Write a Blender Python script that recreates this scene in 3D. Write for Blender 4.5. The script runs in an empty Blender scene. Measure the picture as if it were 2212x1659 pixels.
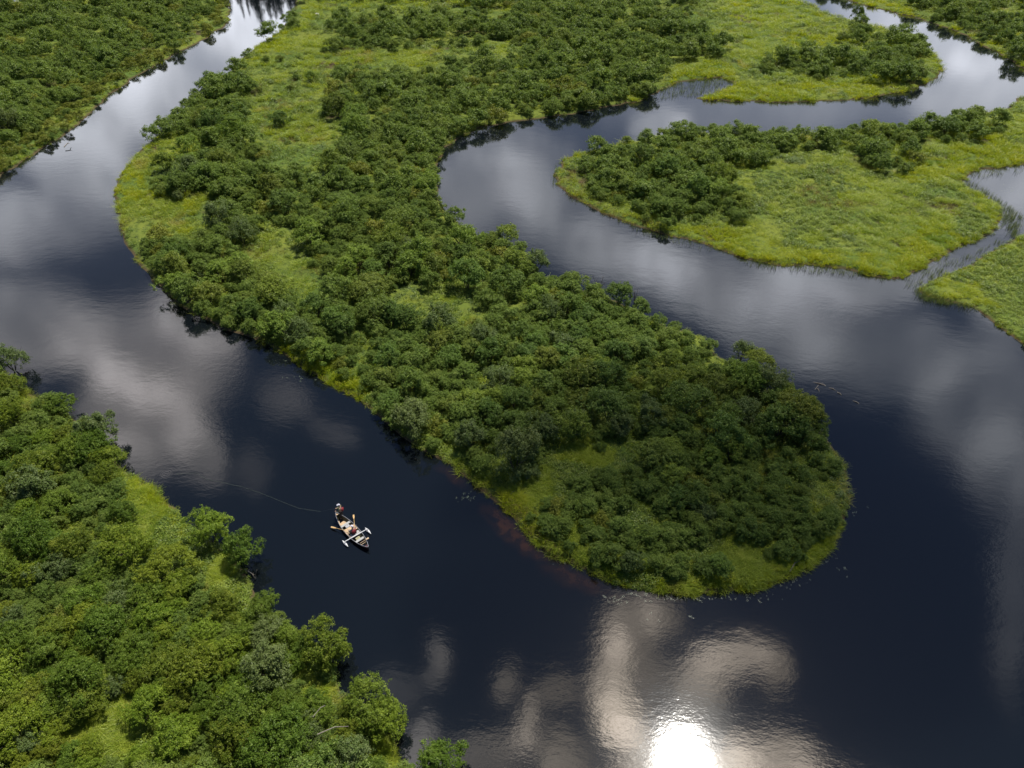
import bpy, bmesh, math, random
import numpy as np
from mathutils import Vector, Matrix

random.seed(7)
rng = np.random.default_rng(7)
S = bpy.context.scene
COL = S.collection

# ------------------------------------------------------------------ camera, sky, sun, exposure
CAM_H = 48.0
PITCH = math.radians(40.0)
F = 1533.4                      # focal length in pixels of a 2212-wide picture
CX, CY = 1106.0, 829.5
cam_d = bpy.data.cameras.new('camera')
cam_d.sensor_width = 36.0
cam_d.lens = F / 2212.0 * 36.0
cam_d.clip_start = 0.5
cam_d.clip_end = 9000.0
cam = bpy.data.objects.new('camera', cam_d)
COL.objects.link(cam)
cam.location = (0, 0, CAM_H)
cam.rotation_euler = (math.pi / 2 - PITCH, 0, 0)
S.camera = cam
S.view_settings.view_transform = 'Standard'
S.view_settings.look = 'None'
S.view_settings.gamma = 1.0
S.view_settings.use_curve_mapping = False
S.view_settings.exposure = -0.08
cp, sp = math.cos(PITCH), math.sin(PITCH)


def ray(u, v):
    a, b = (u - CX) / F, (CY - v) / F
    d = np.array([a, cp + b * sp, -sp + b * cp])
    return d / np.linalg.norm(d)


def at(u, v, z=0.0):
    """point of the plan, at height z, that shows at (u, v) of a 2212-wide picture"""
    d = ray(u, v)
    t = (CAM_H - z) / -d[2]
    return np.array([d[0] * t, d[1] * t, z])


def at_arr(U, V, z=0.0):
    a, b = (U - CX) / F, (CY - V) / F
    dx, dy, dz = a, cp + b * sp, -sp + b * cp
    t = (CAM_H - z) / -dz
    return dx * t, dy * t


def proj(x, y, z):
    yy, zz = y, z - CAM_H
    depth = yy * cp - zz * sp
    up = yy * sp + zz * cp
    return CX + F * x / depth, CY - F * up / depth, F / depth


SUN_PX = (1478, 1641)
sd = ray(*SUN_PX)
sun_dir = np.array([sd[0], sd[1], -sd[2]])           # towards the sun
sun_el = math.asin(sun_dir[2])
sun_az = math.atan2(sun_dir[0], sun_dir[1])          # from +Y towards +X
sun_l = bpy.data.lights.new('sun', 'SUN')
sun_l.energy = 5.0
sun_l.angle = math.radians(0.55)
sun_l.color = (1.0, 0.955, 0.88)
sun_o = bpy.data.objects.new('sun', sun_l)
COL.objects.link(sun_o)
sun_o.location = (60, 60, 160)
sun_o.rotation_euler = Vector(sun_dir).to_track_quat('Z', 'Y').to_euler()

# ------------------------------------------------------------------ node helper
class NT:
    def __init__(s, tree):
        s.t = tree
        s.n = tree.nodes
        s.l = tree.links

    def put(s, sock, v):
        if isinstance(v, bpy.types.NodeSocket):
            s.l.new(v, sock)
        elif v is not None:
            sock.default_value = v

    def math(s, op, a, b=None, c=None, clamp=False):
        n = s.n.new('ShaderNodeMath')
        n.operation = op
        n.use_clamp = clamp
        for i, v in enumerate((a, b, c)):
            if v is not None:
                s.put(n.inputs[i], v)
        return n.outputs[0]

    def vmath(s, op, a, b=None, scale=None):
        n = s.n.new('ShaderNodeVectorMath')
        n.operation = op
        s.put(n.inputs[0], a)
        if b is not None:
            s.put(n.inputs[1], b)
        if scale is not None:
            s.put(n.inputs['Scale'], scale)
        return n.outputs['Value'] if op in ('LENGTH', 'DISTANCE', 'DOT_PRODUCT') else n.outputs['Vector']

    def mix(s, fac, a, b, blend='MIX'):
        n = s.n.new('ShaderNodeMix')
        n.data_type = 'RGBA'
        n.blend_type = blend
        s.put(n.inputs[0], fac)
        s.put(n.inputs[6], (*a, 1) if isinstance(a, tuple) and len(a) == 3 else a)
        s.put(n.inputs[7], (*b, 1) if isinstance(b, tuple) and len(b) == 3 else b)
        return n.outputs[2]

    def noise(s, vec, scale, detail=3, rough=0.5, dist=0.0, out='Fac'):
        n = s.n.new('ShaderNodeTexNoise')
        s.put(n.inputs['Vector'], vec)
        n.inputs['Scale'].default_value = scale
        n.inputs['Detail'].default_value = detail
        n.inputs['Roughness'].default_value = rough
        n.inputs['Distortion'].default_value = dist
        return n.outputs[out]

    def ramp(s, fac, a, b, smooth=True):
        n = s.n.new('ShaderNodeMapRange')
        n.interpolation_type = 'SMOOTHSTEP' if smooth else 'LINEAR'
        s.put(n.inputs[0], fac)
        n.inputs[1].default_value = a
        n.inputs[2].default_value = b
        return n.outputs[0]

    def mapping(s, vec, loc=(0, 0, 0), rot=(0, 0, 0), scale=(1, 1, 1), kind='POINT'):
        n = s.n.new('ShaderNodeMapping')
        n.vector_type = kind
        s.put(n.inputs[0], vec)
        if kind != 'NORMAL':
            n.inputs[1].default_value = loc
        n.inputs[2].default_value = rot
        n.inputs[3].default_value = scale
        return n.outputs[0]


# ------------------------------------------------------------------ world: clear sky with fair weather clouds
W = bpy.data.worlds.new('World')
S.world = W
W.use_nodes = True
W.node_tree.nodes.clear()
w = NT(W.node_tree)
geo = w.n.new('ShaderNodeTexCoord').outputs['Generated']
dirn = w.vmath('NORMALIZE', geo)
sky = w.n.new('ShaderNodeTexSky')
sky.sky_type = 'NISHITA'
sky.sun_disc = False
sky.sun_elevation = sun_el
sky.sun_rotation = sun_az
sky.altitude = 200
sky.air_density = 1.0
sky.dust_density = 0.6
sky.ozone_density = 1.5
# clouds are laid out on a stereographic chart of the upper half of the sky
sep = w.n.new('ShaderNodeSeparateXYZ')
w.l.new(dirn, sep.inputs[0])
dx, dy, dz = sep.outputs
zc = w.math('MAXIMUM', dz, 0.0)
den = w.math('ADD', zc, 1.0)
comb = w.n.new('ShaderNodeCombineXYZ')
w.put(comb.inputs[0], w.math('DIVIDE', dx, den))
w.put(comb.inputs[1], w.math('DIVIDE', dy, den))
q0 = comb.outputs[0]
wob = w.vmath('SUBTRACT', w.noise(q0, 7.0, 4, 0.55, out='Color'), (0.5, 0.5, 0.5))
q1 = w.vmath('ADD', q0, w.vmath('SCALE', wob, scale=0.042))
wob2 = w.vmath('SUBTRACT', w.noise(q0, 26.0, 3, 0.6, out='Color'), (0.5, 0.5, 0.5))
q = w.vmath('ADD', q1, w.vmath('SCALE', wob2, scale=0.024))


def sky_q(u, v):
    d = ray(u, v)
    d = np.array([d[0], d[1], -d[2]])
    return d[:2] / (1 + d[2])


# each cloud: mirror position (u, v), half-axes, tilt in degrees, brightness
CLOUDS = [
    (560, 60, 230, 120, 25, .80), (330, 200, 200, 110, 40, .75), (170, 330, 130, 90, 30, .75), (80, 480, 230, 80, -8, .55),
    (330, 760, 190, 110, 10, .74), (240, 790, 70, 50, 0, .6), (430, 690, 110, 50, 30, .85),
    (320, 900, 150, 110, 20, .85), (430, 970, 90, 60, 50, .8), (60, 700, 150, 100, 0, .55), (190, 1000, 150, 80, 0, .7),
    (625, 860, 60, 30, 25, .35), (720, 935, 60, 22, 15, .25), (560, 1010, 36, 55, 0, .25),
    (1040, 440, 150, 120, 0, .42), (1190, 430, 160, 70, 20, .4), (1330, 560, 180, 70, 10, .65), (1560, 610, 250, 90, 5, .66),
    (1830, 600, 190, 66, 0, .62), (2080, 560, 120, 60, 0, .5), (1110, 320, 130, 50, 0, .3), (1420, 270, 70, 35, -10, .5), (1660, 700, 200, 70, 30, .48),
    (1900, 770, 190, 95, 10, .45), (2110, 860, 140, 150, 20, .34), (2150, 1010, 90, 100, 0, .30), (2120, 190, 170, 90, 0, .45),
    (2200, 400, 160, 90, 0, .75), (1600, 250, 300, 60, 0, .22), (1980, 60, 200, 60, 20, .35), (2190, 620, 120, 90, 0, .7),
    (2200, 1250, 50, 240, 0, .3),
    # round the sun
    (1350, 1350, 80, 62, -30, 1.2), (1425, 1320, 50, 40, 0, .8), (1305, 1445, 46, 84, 15, 2.9), (1330, 1530, 58, 58, 0, 2.8),
    (1345, 1580, 54, 44, 10, 4.2), (1500, 1490, 62, 46, 35, 1.9), (1565, 1425, 88, 36, 0, 3.2), (1655, 1450, 42, 56, 0, 1.7),
    (1400, 1440, 46, 34, 30, .8), (1650, 1650, 110, 56, 20, 3.4), (1560, 1650, 60, 50, 0, 3.0), (1150, 1550, 26, 54, 20, 1.6), (1105, 1475, 28, 28, 0, .9),
    (1075, 1605, 120, 28, -12, 1.2), (1225, 1650, 54, 66, 0, 1.3), (940, 1415, 20, 34, -20, .7), (928, 1460, 26, 24, 30, .55), (850, 1490, 50, 46, 0, .3),
    (905, 1620, 44, 64, 10, 1.3), (1000, 1695, 160, 50, 0, .8), (1210, 1500, 34, 32, 0, .9), (1390, 1690, 90, 50, 0, 3.0),
    (1700, 1770, 200, 80, 0, 2.5), (1200, 1790, 220, 70, 0, 1.6),
]
acc = None
for (u, v, ru, rv, tilt, amp) in CLOUDS:
    c = sky_q(u, v)
    t = math.radians(tilt)
    ju = (sky_q(u + 4, v) - sky_q(u - 4, v)) / 8
    jv = (sky_q(u, v + 4) - sky_q(u, v - 4)) / 8
    J = np.stack([ju, jv], 1)
    A = J @ np.array([[math.cos(t), -math.sin(t)], [math.sin(t), math.cos(t)]]) @ np.diag([ru * 1.3, rv * 1.3])
    U_, s_, _ = np.linalg.svd(A)
    ang = math.atan2(U_[1, 0], U_[0, 0])
    m = w.mapping(q, (c[0], c[1], 0), (0, 0, ang), (s_[0], s_[1], 1), 'TEXTURE')
    g = w.n.new('ShaderNodeTexGradient')
    g.gradient_type = 'SPHERICAL'
    w.l.new(m, g.inputs[0])
    sm = w.ramp(g.outputs['Fac'], 0.0, 0.5)
    acc = w.math('MULTIPLY_ADD', sm, amp, acc if acc is not None else 0.0)
fb = w.noise(q1, 15.0, 5, 0.6)
fine = w.math('MULTIPLY_ADD', w.ramp(fb, .3, .7), 0.9, 0.5)
acc = w.math('MULTIPLY', acc, fine)
# a thin milky layer low down, and scattered clouds over the rest of the sky
low = w.math('MULTIPLY', w.math('SUBTRACT', 1.0, w.ramp(dz, 0.04, 0.62)), w.ramp(dy, 0.0, 0.35))
lown = w.ramp(w.noise(q0, 3.2, 4, 0.55), 0.38, 0.66)
acc = w.math('ADD', acc, w.math('MULTIPLY', low, w.math('MULTIPLY_ADD', lown, 0.26, 0.20)))
back = w.ramp(dy, 0.05, -0.35)
bn = w.ramp(w.noise(q0, 2.6, 5, 0.6), 0.52, 0.72)
acc = w.math('ADD', acc, w.math('MULTIPLY', w.math('MULTIPLY', back, bn), 0.15))
cov = w.math('MINIMUM', w.math('MULTIPLY', acc, 1.2), 1.0)
near_sun = w.ramp(w.vmath('DOT_PRODUCT', dirn, tuple(sun_dir)), 0.91, .99)
tint = w.mix(w.math('MULTIPLY', w.ramp(dx, .05, -.35), w.ramp(dz, .35, .6)), (0.92, 0.95, 1.03), (1.0, 0.93, 0.91))
tint = w.mix(near_sun, tint, (1.05, 0.90, 0.74))
cl = w.vmath('SCALE', tint, scale=w.math('MULTIPLY', acc, 36.0))
skyc = w.vmath('MULTIPLY', sky.outputs[0], (0.62, 0.74, 1.0))
mixc = w.mix(w.math('MULTIPLY', cov, 0.75), skyc, (0, 0, 0))
tot = w.vmath('ADD', mixc, cl)
bg = w.n.new('ShaderNodeBackground')
w.l.new(tot, bg.inputs[0])
bg.inputs[1].default_value = 0.070
wo = w.n.new('ShaderNodeOutputWorld')
w.l.new(bg.outputs[0], wo.inputs[0])


# ------------------------------------------------------------------ materials
def new_mat(name):
    m = bpy.data.materials.new(name)
    m.use_nodes = True
    m.node_tree.nodes.clear()
    nt = NT(m.node_tree)
    out = nt.n.new('ShaderNodeOutputMaterial')
    return m, nt, out


def plain(name, col, rough=0.6, metal=0.0, vary=0.12, scale=6.0):
    m, n, out = new_mat(name)
    p = n.n.new('ShaderNodeBsdfPrincipled')
    tc = n.n.new('ShaderNodeTexCoord').outputs['Object']
    f = n.noise(tc, scale, 4)
    c = n.mix(f, tuple(x * (1 - vary) for x in col), tuple(min(1, x * (1 + vary)) for x in col))
    n.l.new(c, p.inputs['Base Color'])
    p.inputs['Roughness'].default_value = rough
    p.inputs['Metallic'].default_value = metal
    n.l.new(p.outputs[0], out.inputs[0])
    return m


def leaf_mat(name, dark, mid, light, odd=None, transl=0.32, patch=0.035, patch_amt=1.0, gloss=0.30):
    """foliage: colour varies by plant, by patch of ground and by leaf"""
    m, n, out = new_mat(name)
    oi = n.n.new('ShaderNodeObjectInfo')
    ge = n.n.new('ShaderNodeNewGeometry')
    pos = ge.outputs['Position']
    big = n.ramp(n.noise(pos, patch, 3, 0.55), 0.36, 0.66)
    plantr = oi.outputs['Random']
    f1 = n.math('ADD', n.math('MULTIPLY', big, 0.55 * patch_amt), n.math('MULTIPLY', plantr, 1 - 0.55 * patch_amt), clamp=True)
    c = n.mix(f1, dark, mid)
    c = n.mix(n.ramp(n.noise(pos, 1.1, 2), 0.5, 0.8), c, light)
    leafr = ge.outputs['Random Per Island']
    c = n.mix(n.ramp(leafr, 0.72, 1.0), c, light)
    if odd:
        c = n.mix(n.math('MULTIPLY', n.ramp(n.noise(pos, 0.11, 4, 0.6), 0.56, 0.70), 0.8), c, odd)
    c = n.mix(n.math('MULTIPLY', n.ramp(n.math('FRACT', n.math('MULTIPLY', plantr, 7.31)), .70, 1.0), .40), c, tuple(a_ * b_ for a_, b_ in zip(light, (.80, .75, .6))))
    c = n.mix(1.0, c, oi.outputs['Color'], 'MULTIPLY')
    p = n.n.new('ShaderNodeBsdfPrincipled')
    n.l.new(c, p.inputs['Base Color'])
    p.inputs['Roughness'].default_value = 0.42
    p.inputs['Specular IOR Level'].default_value = gloss
    tr = n.n.new('ShaderNodeBsdfTranslucent')
    n.l.new(n.mix(1.0, c, (1.25, 1.2, 0.5), 'MULTIPLY'), tr.inputs[0])
    mx = n.n.new('ShaderNodeMixShader')
    mx.inputs[0].default_value = transl
    n.l.new(p.outputs[0], mx.inputs[1])
    n.l.new(tr.outputs[0], mx.inputs[2])
    n.l.new(mx.outputs[0], out.inputs[0])
    return m


M_BUSH = leaf_mat('alder_leaves', (0.098, 0.164, 0.028), (0.162, 0.234, 0.040), (0.295, 0.380, 0.088), gloss=.12)
M_NEAR = leaf_mat('near_alder_leaves', (0.088, 0.148, 0.016), (0.140, 0.208, 0.021), (0.270, 0.350, 0.055), gloss=.11)
M_SHRUB = leaf_mat('shore_shrub_leaves', (0.125, 0.160, 0.020), (0.210, 0.230, 0.030), (0.34, 0.37, 0.08), gloss=.12)
M_WILL = leaf_mat('willow_leaves', (0.095, 0.145, 0.035), (0.125, 0.180, 0.045), (0.235, 0.290, 0.110), gloss=0.15)
M_SPRUCE = leaf_mat('spruce_needles', (0.018, 0.035, 0.014), (0.026, 0.045, 0.018), (0.04, 0.06, 0.025), transl=0.1)
M_GRASS = leaf_mat('meadow_grass_blades', (0.20, 0.30, 0.030), (0.36, 0.43, 0.040), (0.50, 0.56, 0.10), odd=(0.42, 0.38, 0.10), transl=0.42, patch=0.06)
M_SEDGE = leaf_mat('sedge_blades', (0.24, 0.34, 0.016), (0.42, 0.46, 0.018), (0.52, 0.54, 0.05), odd=(0.14, 0.26, 0.02), transl=0.45, patch=0.09)
M_HERB = leaf_mat('herb_leaves', (0.095, 0.175, 0.022), (0.225, 0.295, 0.026), (0.33, 0.41, 0.07), odd=(0.16, 0.23, 0.09), transl=0.35, patch=0.08)
M_DRY = leaf_mat('dry_grass_blades', (0.16, 0.15, 0.05), (0.24, 0.19, 0.07), (0.36, 0.30, 0.13), transl=0.35)
M_REED = leaf_mat('reed_blades', (0.09, 0.16, 0.04), (0.14, 0.20, 0.05), (0.25, 0.28, 0.12), transl=0.35)
M_BARK = plain('bark', (0.10, 0.085, 0.065), 0.85)
M_DEADWOOD = plain('weathered_wood', (0.30, 0.26, 0.21), 0.8, vary=0.3)
M_MAROON = plain('maroon_hull_paint', (0.070, 0.018, 0.020), 0.35)
M_TAN = plain('tan_wood', (0.56, 0.40, 0.24), 0.55, vary=0.2, scale=9)
M_OAR = plain('varnished_oar_wood', (0.62, 0.40, 0.17), 0.4)
M_OLIVE = plain('olive_floor', (0.13, 0.12, 0.06), 0.8, vary=0.3)
M_ALU = plain('aluminium', (0.55, 0.55, 0.57), 0.38, 0.6)
M_WHITE = plain('white_paint', (0.74, 0.74, 0.73), 0.4, vary=0.04)
M_GREYSEAT = plain('grey_webbing', (0.42, 0.42, 0.40), 0.8, vary=0.2, scale=30)
M_SKIN = plain('skin', (0.52, 0.32, 0.23), 0.55, vary=0.05)
M_SHIRT = plain('olive_shirt_cloth', (0.26, 0.27, 0.13), 0.9)
M_SHIRT2 = plain('tan_shirt_cloth', (0.34, 0.29, 0.24), 0.9)
M_TROUSER = plain('dark_trouser_cloth', (0.055, 0.045, 0.035), 0.9)
M_RED = plain('red_cloth', (0.24, 0.012, 0.020), 0.7)
M_CAP = plain('pale_cap_cloth', (0.66, 0.64, 0.70), 0.8)
M_BLACK = plain('black_rubber', (0.015, 0.015, 0.015), 0.5)
M_LINE = plain('fly_line', (0.17, 0.21, 0.15), 0.5)
M_FLOWER = plain('white_petals', (0.72, 0.70, 0.62), 0.7)
M_PAD = plain('lily_pad_green', (0.22, 0.27, 0.16), 0.3, vary=0.3)
M_HAIR = plain('brown_hair', (0.05, 0.03, 0.02), 0.7)

# ------------------------------------------------------------------ plan of the river (picture outline laid on the ground plane)
P_MAIN = [(640, 0), (632, 40), (600, 72), (560, 98), (527, 122), (500, 152), (445, 195), (400, 240), (372, 272), (345, 288), (300, 330), (265, 370),
    (253, 400), (254, 440), (257, 480), (266, 510), (275, 535), (292, 562), (322, 592), (352, 632), (400, 668), (450, 693), (520, 722), (580, 745),
    (612, 765), (650, 790), (700, 820), (740, 845), (772, 860), (800, 884), (840, 920), (880, 952), (930, 983), (975, 1005), (1010, 1035), (1050, 1070),
    (1090, 1100), (1118, 1130), (1145, 1160), (1190, 1200), (1240, 1218), (1290, 1245), (1340, 1262), (1400, 1276), (1460, 1284), (1520, 1281),
    (1600, 1276), (1650, 1268), (1700, 1247), (1740, 1227), (1780, 1195), (1808, 1160), (1828, 1112), (1833, 1060), (1828, 1020), (1812, 985),
    (1786, 948), (1752, 905), (1700, 866), (1640, 838), (1580, 792), (1545, 765), (1528, 740), (1490, 718), (1440, 706), (1390, 682), (1330, 650),
    (1270, 630), (1200, 610), (1155, 585), (1130, 562), (1108, 532), (1050, 520), (1000, 490), (962, 460), (948, 432), (940, 392), (945, 348),
    (962, 318), (1000, 294), (1050, 272), (1140, 260), (1250, 243), (1340, 227), (1400, 213), (1425, 196), (1460, 180), (1510, 172), (1560, 168), (1592, 180),
    (1550, 200), (1500, 212), (1520, 217), (1600, 220), (1700, 222), (1800, 219), (1870, 213), (1950, 200), (2000, 184), (2030, 160), (2032, 140),
    (2015, 112), (1965, 78), (1905, 62), (1850, 47), (1800, 36), (1760, 16), (1720, 0), (1640, -28), (1500, -60), (1200, -95), (1500, -150),
    (2300, -170), (3200, -180), (3200, -300), (-1500, -300), (-1500, -60), (-600, -52), (0, -56), (400, -54), (600, -50), (652, -28)]
P_NW = [(0, 385), (45, 352), (90, 322), (150, 285), (200, 242), (240, 202), (300, 162), (370, 122), (440, 86), (488, 56), (500, 22), (486, -6), (300, -14),
    (60, 0), (0, 14), (-400, 30), (-1300, 60), (-1300, 560), (-500, 560), (-200, 460)]
P_ISLE = [(1200, 368), (1202, 400), (1230, 425), (1290, 455), (1350, 480), (1420, 502), (1480, 516), (1540, 535), (1600, 558), (1680, 575), (1750, 572),
    (1830, 582), (1880, 597), (1935, 604), (1975, 588), (2010, 567), (2060, 541), (2110, 524), (2150, 496), (2166, 468), (2146, 436), (2105, 415),
    (2075, 392), (2115, 366), (2212, 356), (2360, 350), (3000, 330), (3000, 195), (2400, 185), (2212, 205), (2180, 235), (2100, 252), (2000, 268),
    (1900, 280), (1750, 290), (1600, 287), (1450, 292), (1350, 308), (1285, 324), (1240, 335), (1210, 350)]
P_EAST = [(1980, 626), (2010, 610), (2060, 590), (2120, 556), (2170, 528), (2212, 508), (2400, 450), (2900, 400), (2900, 900), (2400, 830), (2260, 775),
    (2212, 745), (2165, 712), (2130, 685), (2100, 662), (2050, 652), (2000, 640)]
P_NE = [(1830, 0), (1870, 12), (1930, 27), (1990, 42), (2060, 66), (2110, 92), (2160, 118), (2212, 148), (2500, 135), (3200, 150), (3200, -150),
    (2300, -150), (1560, -92), (1640, -62), (1760, -28)]
P_NEAR = [(-1500, 1050), (-900, 930), (-300, 820), (0, 803), (32, 832), (75, 857), (105, 870), (162, 908), (222, 948), (252, 1000), (285, 1032),
    (340, 1058), (383, 1098), (395, 1132), (450, 1164), (508, 1204), (532, 1244), (556, 1292), (606, 1342), (656, 1388), (716, 1434), (732, 1490),
    (752, 1518), (800, 1545), (842, 1595), (850, 1640), (880, 1672), (955, 1672), (985, 1695), (1000, 1800), (1000, 2300), (-1500, 2300)]
LANDS_PX = dict(main=P_MAIN, nw=P_NW, isle=P_ISLE, east=P_EAST, ne=P_NE, near=P_NEAR)
LANDS = {}
for k, pp in LANDS_PX.items():
    g = np.array([at(u, v)[:2] for u, v in pp])
    # densify and roughen the shore a little
    pts = []
    for i in range(len(g)):
        a, b = g[i], g[(i + 1) % len(g)]
        L = np.linalg.norm(b - a)
        n_ = 1 if L > 60 else max(1, int(L / 1.6))
        for j in range(n_):
            p = a + (b - a) * j / n_
            if j:
                p = p + rng.normal(0, 0.16 + 0.0012 * p[1], 2)
            pts.append(p)
    LANDS[k] = np.array(pts)


def sdf_poly(X, Y, P):
    shp = X.shape
    X, Y = X.ravel(), Y.ravel()
    D = np.full(X.shape, 1e18)
    inside = np.zeros(X.shape, bool)
    n_ = len(P)
    for i in range(n_):
        ax, ay = P[i]
        bx, by = P[(i + 1) % n_]
        ex, ey = bx - ax, by - ay
        wx, wy = X - ax, Y - ay
        t = np.clip((wx * ex + wy * ey) / (ex * ex + ey * ey + 1e-12), 0, 1)
        D = np.minimum(D, (wx - ex * t) ** 2 + (wy - ey * t) ** 2)
        cond = ((ay > Y) != (by > Y))
        if abs(ey) > 1e-12:
            inside ^= cond & (X < ex * (Y - ay) / ey + ax)
    return (np.sqrt(D) * np.where(inside, 1, -1)).reshape(shp)


def sdf_land(X, Y):
    d = None
    for P in LANDS.values():
        e = sdf_poly(X, Y, P)
        d = e if d is None else np.maximum(d, e)
    box = np.maximum(np.maximum(X - 420, -X - 420), -Y - 90)
    return np.maximum(d, box)


def in_poly(u, v, P):
    n_ = len(P)
    r = np.zeros(np.shape(u), bool)
    for i in range(n_):
        ax, ay = P[i]
        bx, by = P[(i + 1) % n_]
        if ay == by:
            continue
        c = (ay > v) != (by > v)
        r ^= c & (u < (bx - ax) * (v - ay) / (by - ay) + ax)
    return r


def vnoise(X, Y, s, seed=0):
    """cheap value noise"""
    r = np.random.default_rng(seed)
    tab = r.random((64, 64))
    x, y = X / s, Y / s
    xi, yi = np.floor(x).astype(int), np.floor(y).astype(int)
    fx, fy = x - xi, y - yi
    fx, fy = fx * fx * (3 - 2 * fx), fy * fy * (3 - 2 * fy)
    g_ = lambda a, b: tab[a % 64, b % 64]
    return (g_(xi, yi) * (1 - fx) + g_(xi + 1, yi) * fx) * (1 - fy) + (g_(xi, yi + 1) * (1 - fx) + g_(xi + 1, yi + 1) * fx) * fy


def tag(o, label=None, cat=None, group=None, kind=None):
    if label:
        o['label'] = label
    if cat:
        o['category'] = cat
    if group:
        o['group'] = group
    if kind:
        o['kind'] = kind
    return o


def mesh_from(name, V, faces_idx, mat=None, nper=4, smooth=False):
    """numpy mesh: V (n,3), faces_idx (m,nper)"""
    me = bpy.data.meshes.new(name)
    V = np.asarray(V, np.float32)
    Fi = np.asarray(faces_idx, np.int32)
    me.vertices.add(len(V))
    me.vertices.foreach_set('co', V.ravel())
    me.loops.add(Fi.size)
    me.loops.foreach_set('vertex_index', Fi.ravel())
    me.polygons.add(len(Fi))
    me.polygons.foreach_set('loop_start', np.arange(len(Fi), dtype=np.int32) * nper)
    me.polygons.foreach_set('loop_total', np.full(len(Fi), nper, np.int32))
    if smooth:
        me.polygons.foreach_set('use_smooth', np.ones(len(Fi), bool))
    me.update(calc_edges=True)
    me.validate()
    if mat:
        me.materials.append(mat)
    return me


def link(name, me, parent=None, loc=None):
    o = bpy.data.objects.new(name, me)
    COL.objects.link(o)
    if parent:
        o.parent = parent
    if loc is not None:
        o.location = loc
    return o


# ------------------------------------------------------------------ ground sheet
NC, NR = 620, 640
ys = np.concatenate([np.linspace(-90, 8, 40, endpoint=False), 8 + 312 * (np.linspace(0, 1, NR - 80) ** 1.5), 320 + (5000 - 320) * (np.linspace(0.02, 1, 40) ** 2.2)])
us = np.linspace(-1, 1, NC)
us = np.sign(us) * np.abs(us) ** 1.15
YY = np.repeat(ys[:, None], NC, 1)
XX = us[None, :] * (70 + 1.15 * np.maximum(YY, 0))
near_rows = ys < 330
DD = np.full(XX.shape, 30.0)
DD[near_rows] = sdf_land(XX[near_rows], YY[near_rows])
bump = (vnoise(XX, YY, 3.1, 1) - .5) * .30 + (vnoise(XX, YY, 1.1, 2) - .5) * .14 + (vnoise(XX, YY, 9, 3) - .5) * .35
ZZ = np.where(DD > 0, np.minimum(DD * 0.35, 0.35) + bump * np.clip(DD / 2.0, 0, 1), np.maximum(DD * 0.4, -1.6))
ZZ = ZZ + np.where((YY > 500), 0.35, 0)
idx = np.arange(XX.size).reshape(XX.shape)
Fq = np.stack([idx[:-1, :-1], idx[:-1, 1:], idx[1:, 1:], idx[1:, :-1]], -1).reshape(-1, 4)
gm, n, out = new_mat('marsh_soil')
ge = n.n.new('ShaderNodeNewGeometry')
pos = ge.outputs['Position']
c = n.mix(n.ramp(n.noise(pos, 0.07, 4, .6), .38, .62), (0.09, 0.14, 0.025), (0.17, 0.20, 0.03))
c = n.mix(n.ramp(n.noise(pos, 1.3, 5, .65), .45, .7), c, (0.04, 0.065, 0.015))
sz = n.n.new('ShaderNodeSeparateXYZ')
n.l.new(pos, sz.inputs[0])
mud = n.mix(n.noise(pos, 2.5, 4), (0.11, 0.08, 0.04), (0.06, 0.045, 0.025))
zz = n.math('ADD', sz.outputs[2], n.math('MULTIPLY', n.math('SUBTRACT', n.noise(pos, .6, 3), .5), .25))
c = n.mix(n.ramp(zz, 0.02, 0.24), mud, c)
p = n.n.new('ShaderNodeBsdfPrincipled')
n.l.new(c, p.inputs['Base Color'])
p.inputs['Roughness'].default_value = 0.95
p.inputs['Specular IOR Level'].default_value = 0.15
n.l.new(p.outputs[0], out.inputs[0])
ground = link('ground', mesh_from('ground', np.stack([XX, YY, ZZ], -1).reshape(-1, 3), Fq, gm, smooth=True))
tag(ground, 'low marshy ground along the river bends', kind='structure')

# ------------------------------------------------------------------ river
wm, n, out = new_mat('dark_tannin_water')
ge = n.n.new('ShaderNodeNewGeometry')
pos = ge.outputs['Position']
p = n.n.new('ShaderNodeBsdfPrincipled')
p.inputs['IOR'].default_value = 1.50
p.inputs['Roughness'].default_value = 0.058
base = (0.0050, 0.0072, 0.0092, 1)
wp = n.vmath('ADD', pos, n.vmath('SCALE', n.vmath('SUBTRACT', n.noise(pos, .45, 3, out='Color'), (.5, .5, .5)), scale=1.6))
shoal = None
for (u, v, ra, rb, deg, amp) in [(1105, 1150, 3.6, 1.15, -52, 1.0), (1150, 1185, 2.2, .8, -40, .8), (1232, 1245, 3.0, 1.3, -28, .75), (1075, 1118, 2.2, 1.1, -50, .5), (985, 1030, 2.5, .8, -40, .5), (1290, 1275, 2.2, .9, -20, .4)]:
    c0 = at(u, v)
    mp = n.mapping(wp, (c0[0], c0[1], 0), (0, 0, math.radians(deg)), (ra * 1.05, rb * 1.15, 50), 'TEXTURE')
    g = n.n.new('ShaderNodeTexGradient')
    g.gradient_type = 'SPHERICAL'
    n.l.new(mp, g.inputs[0])
    shoal = n.math('MULTIPLY_ADD', g.outputs['Fac'], amp * .75, shoal if shoal is not None else 0.0)
n.l.new(n.mix(n.math('MULTIPLY', shoal, n.ramp(n.noise(pos, .9, 5, .65), .30, .68), clamp=True), base[:3], (0.062, 0.027, 0.013)), p.inputs['Base Color'])
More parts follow.
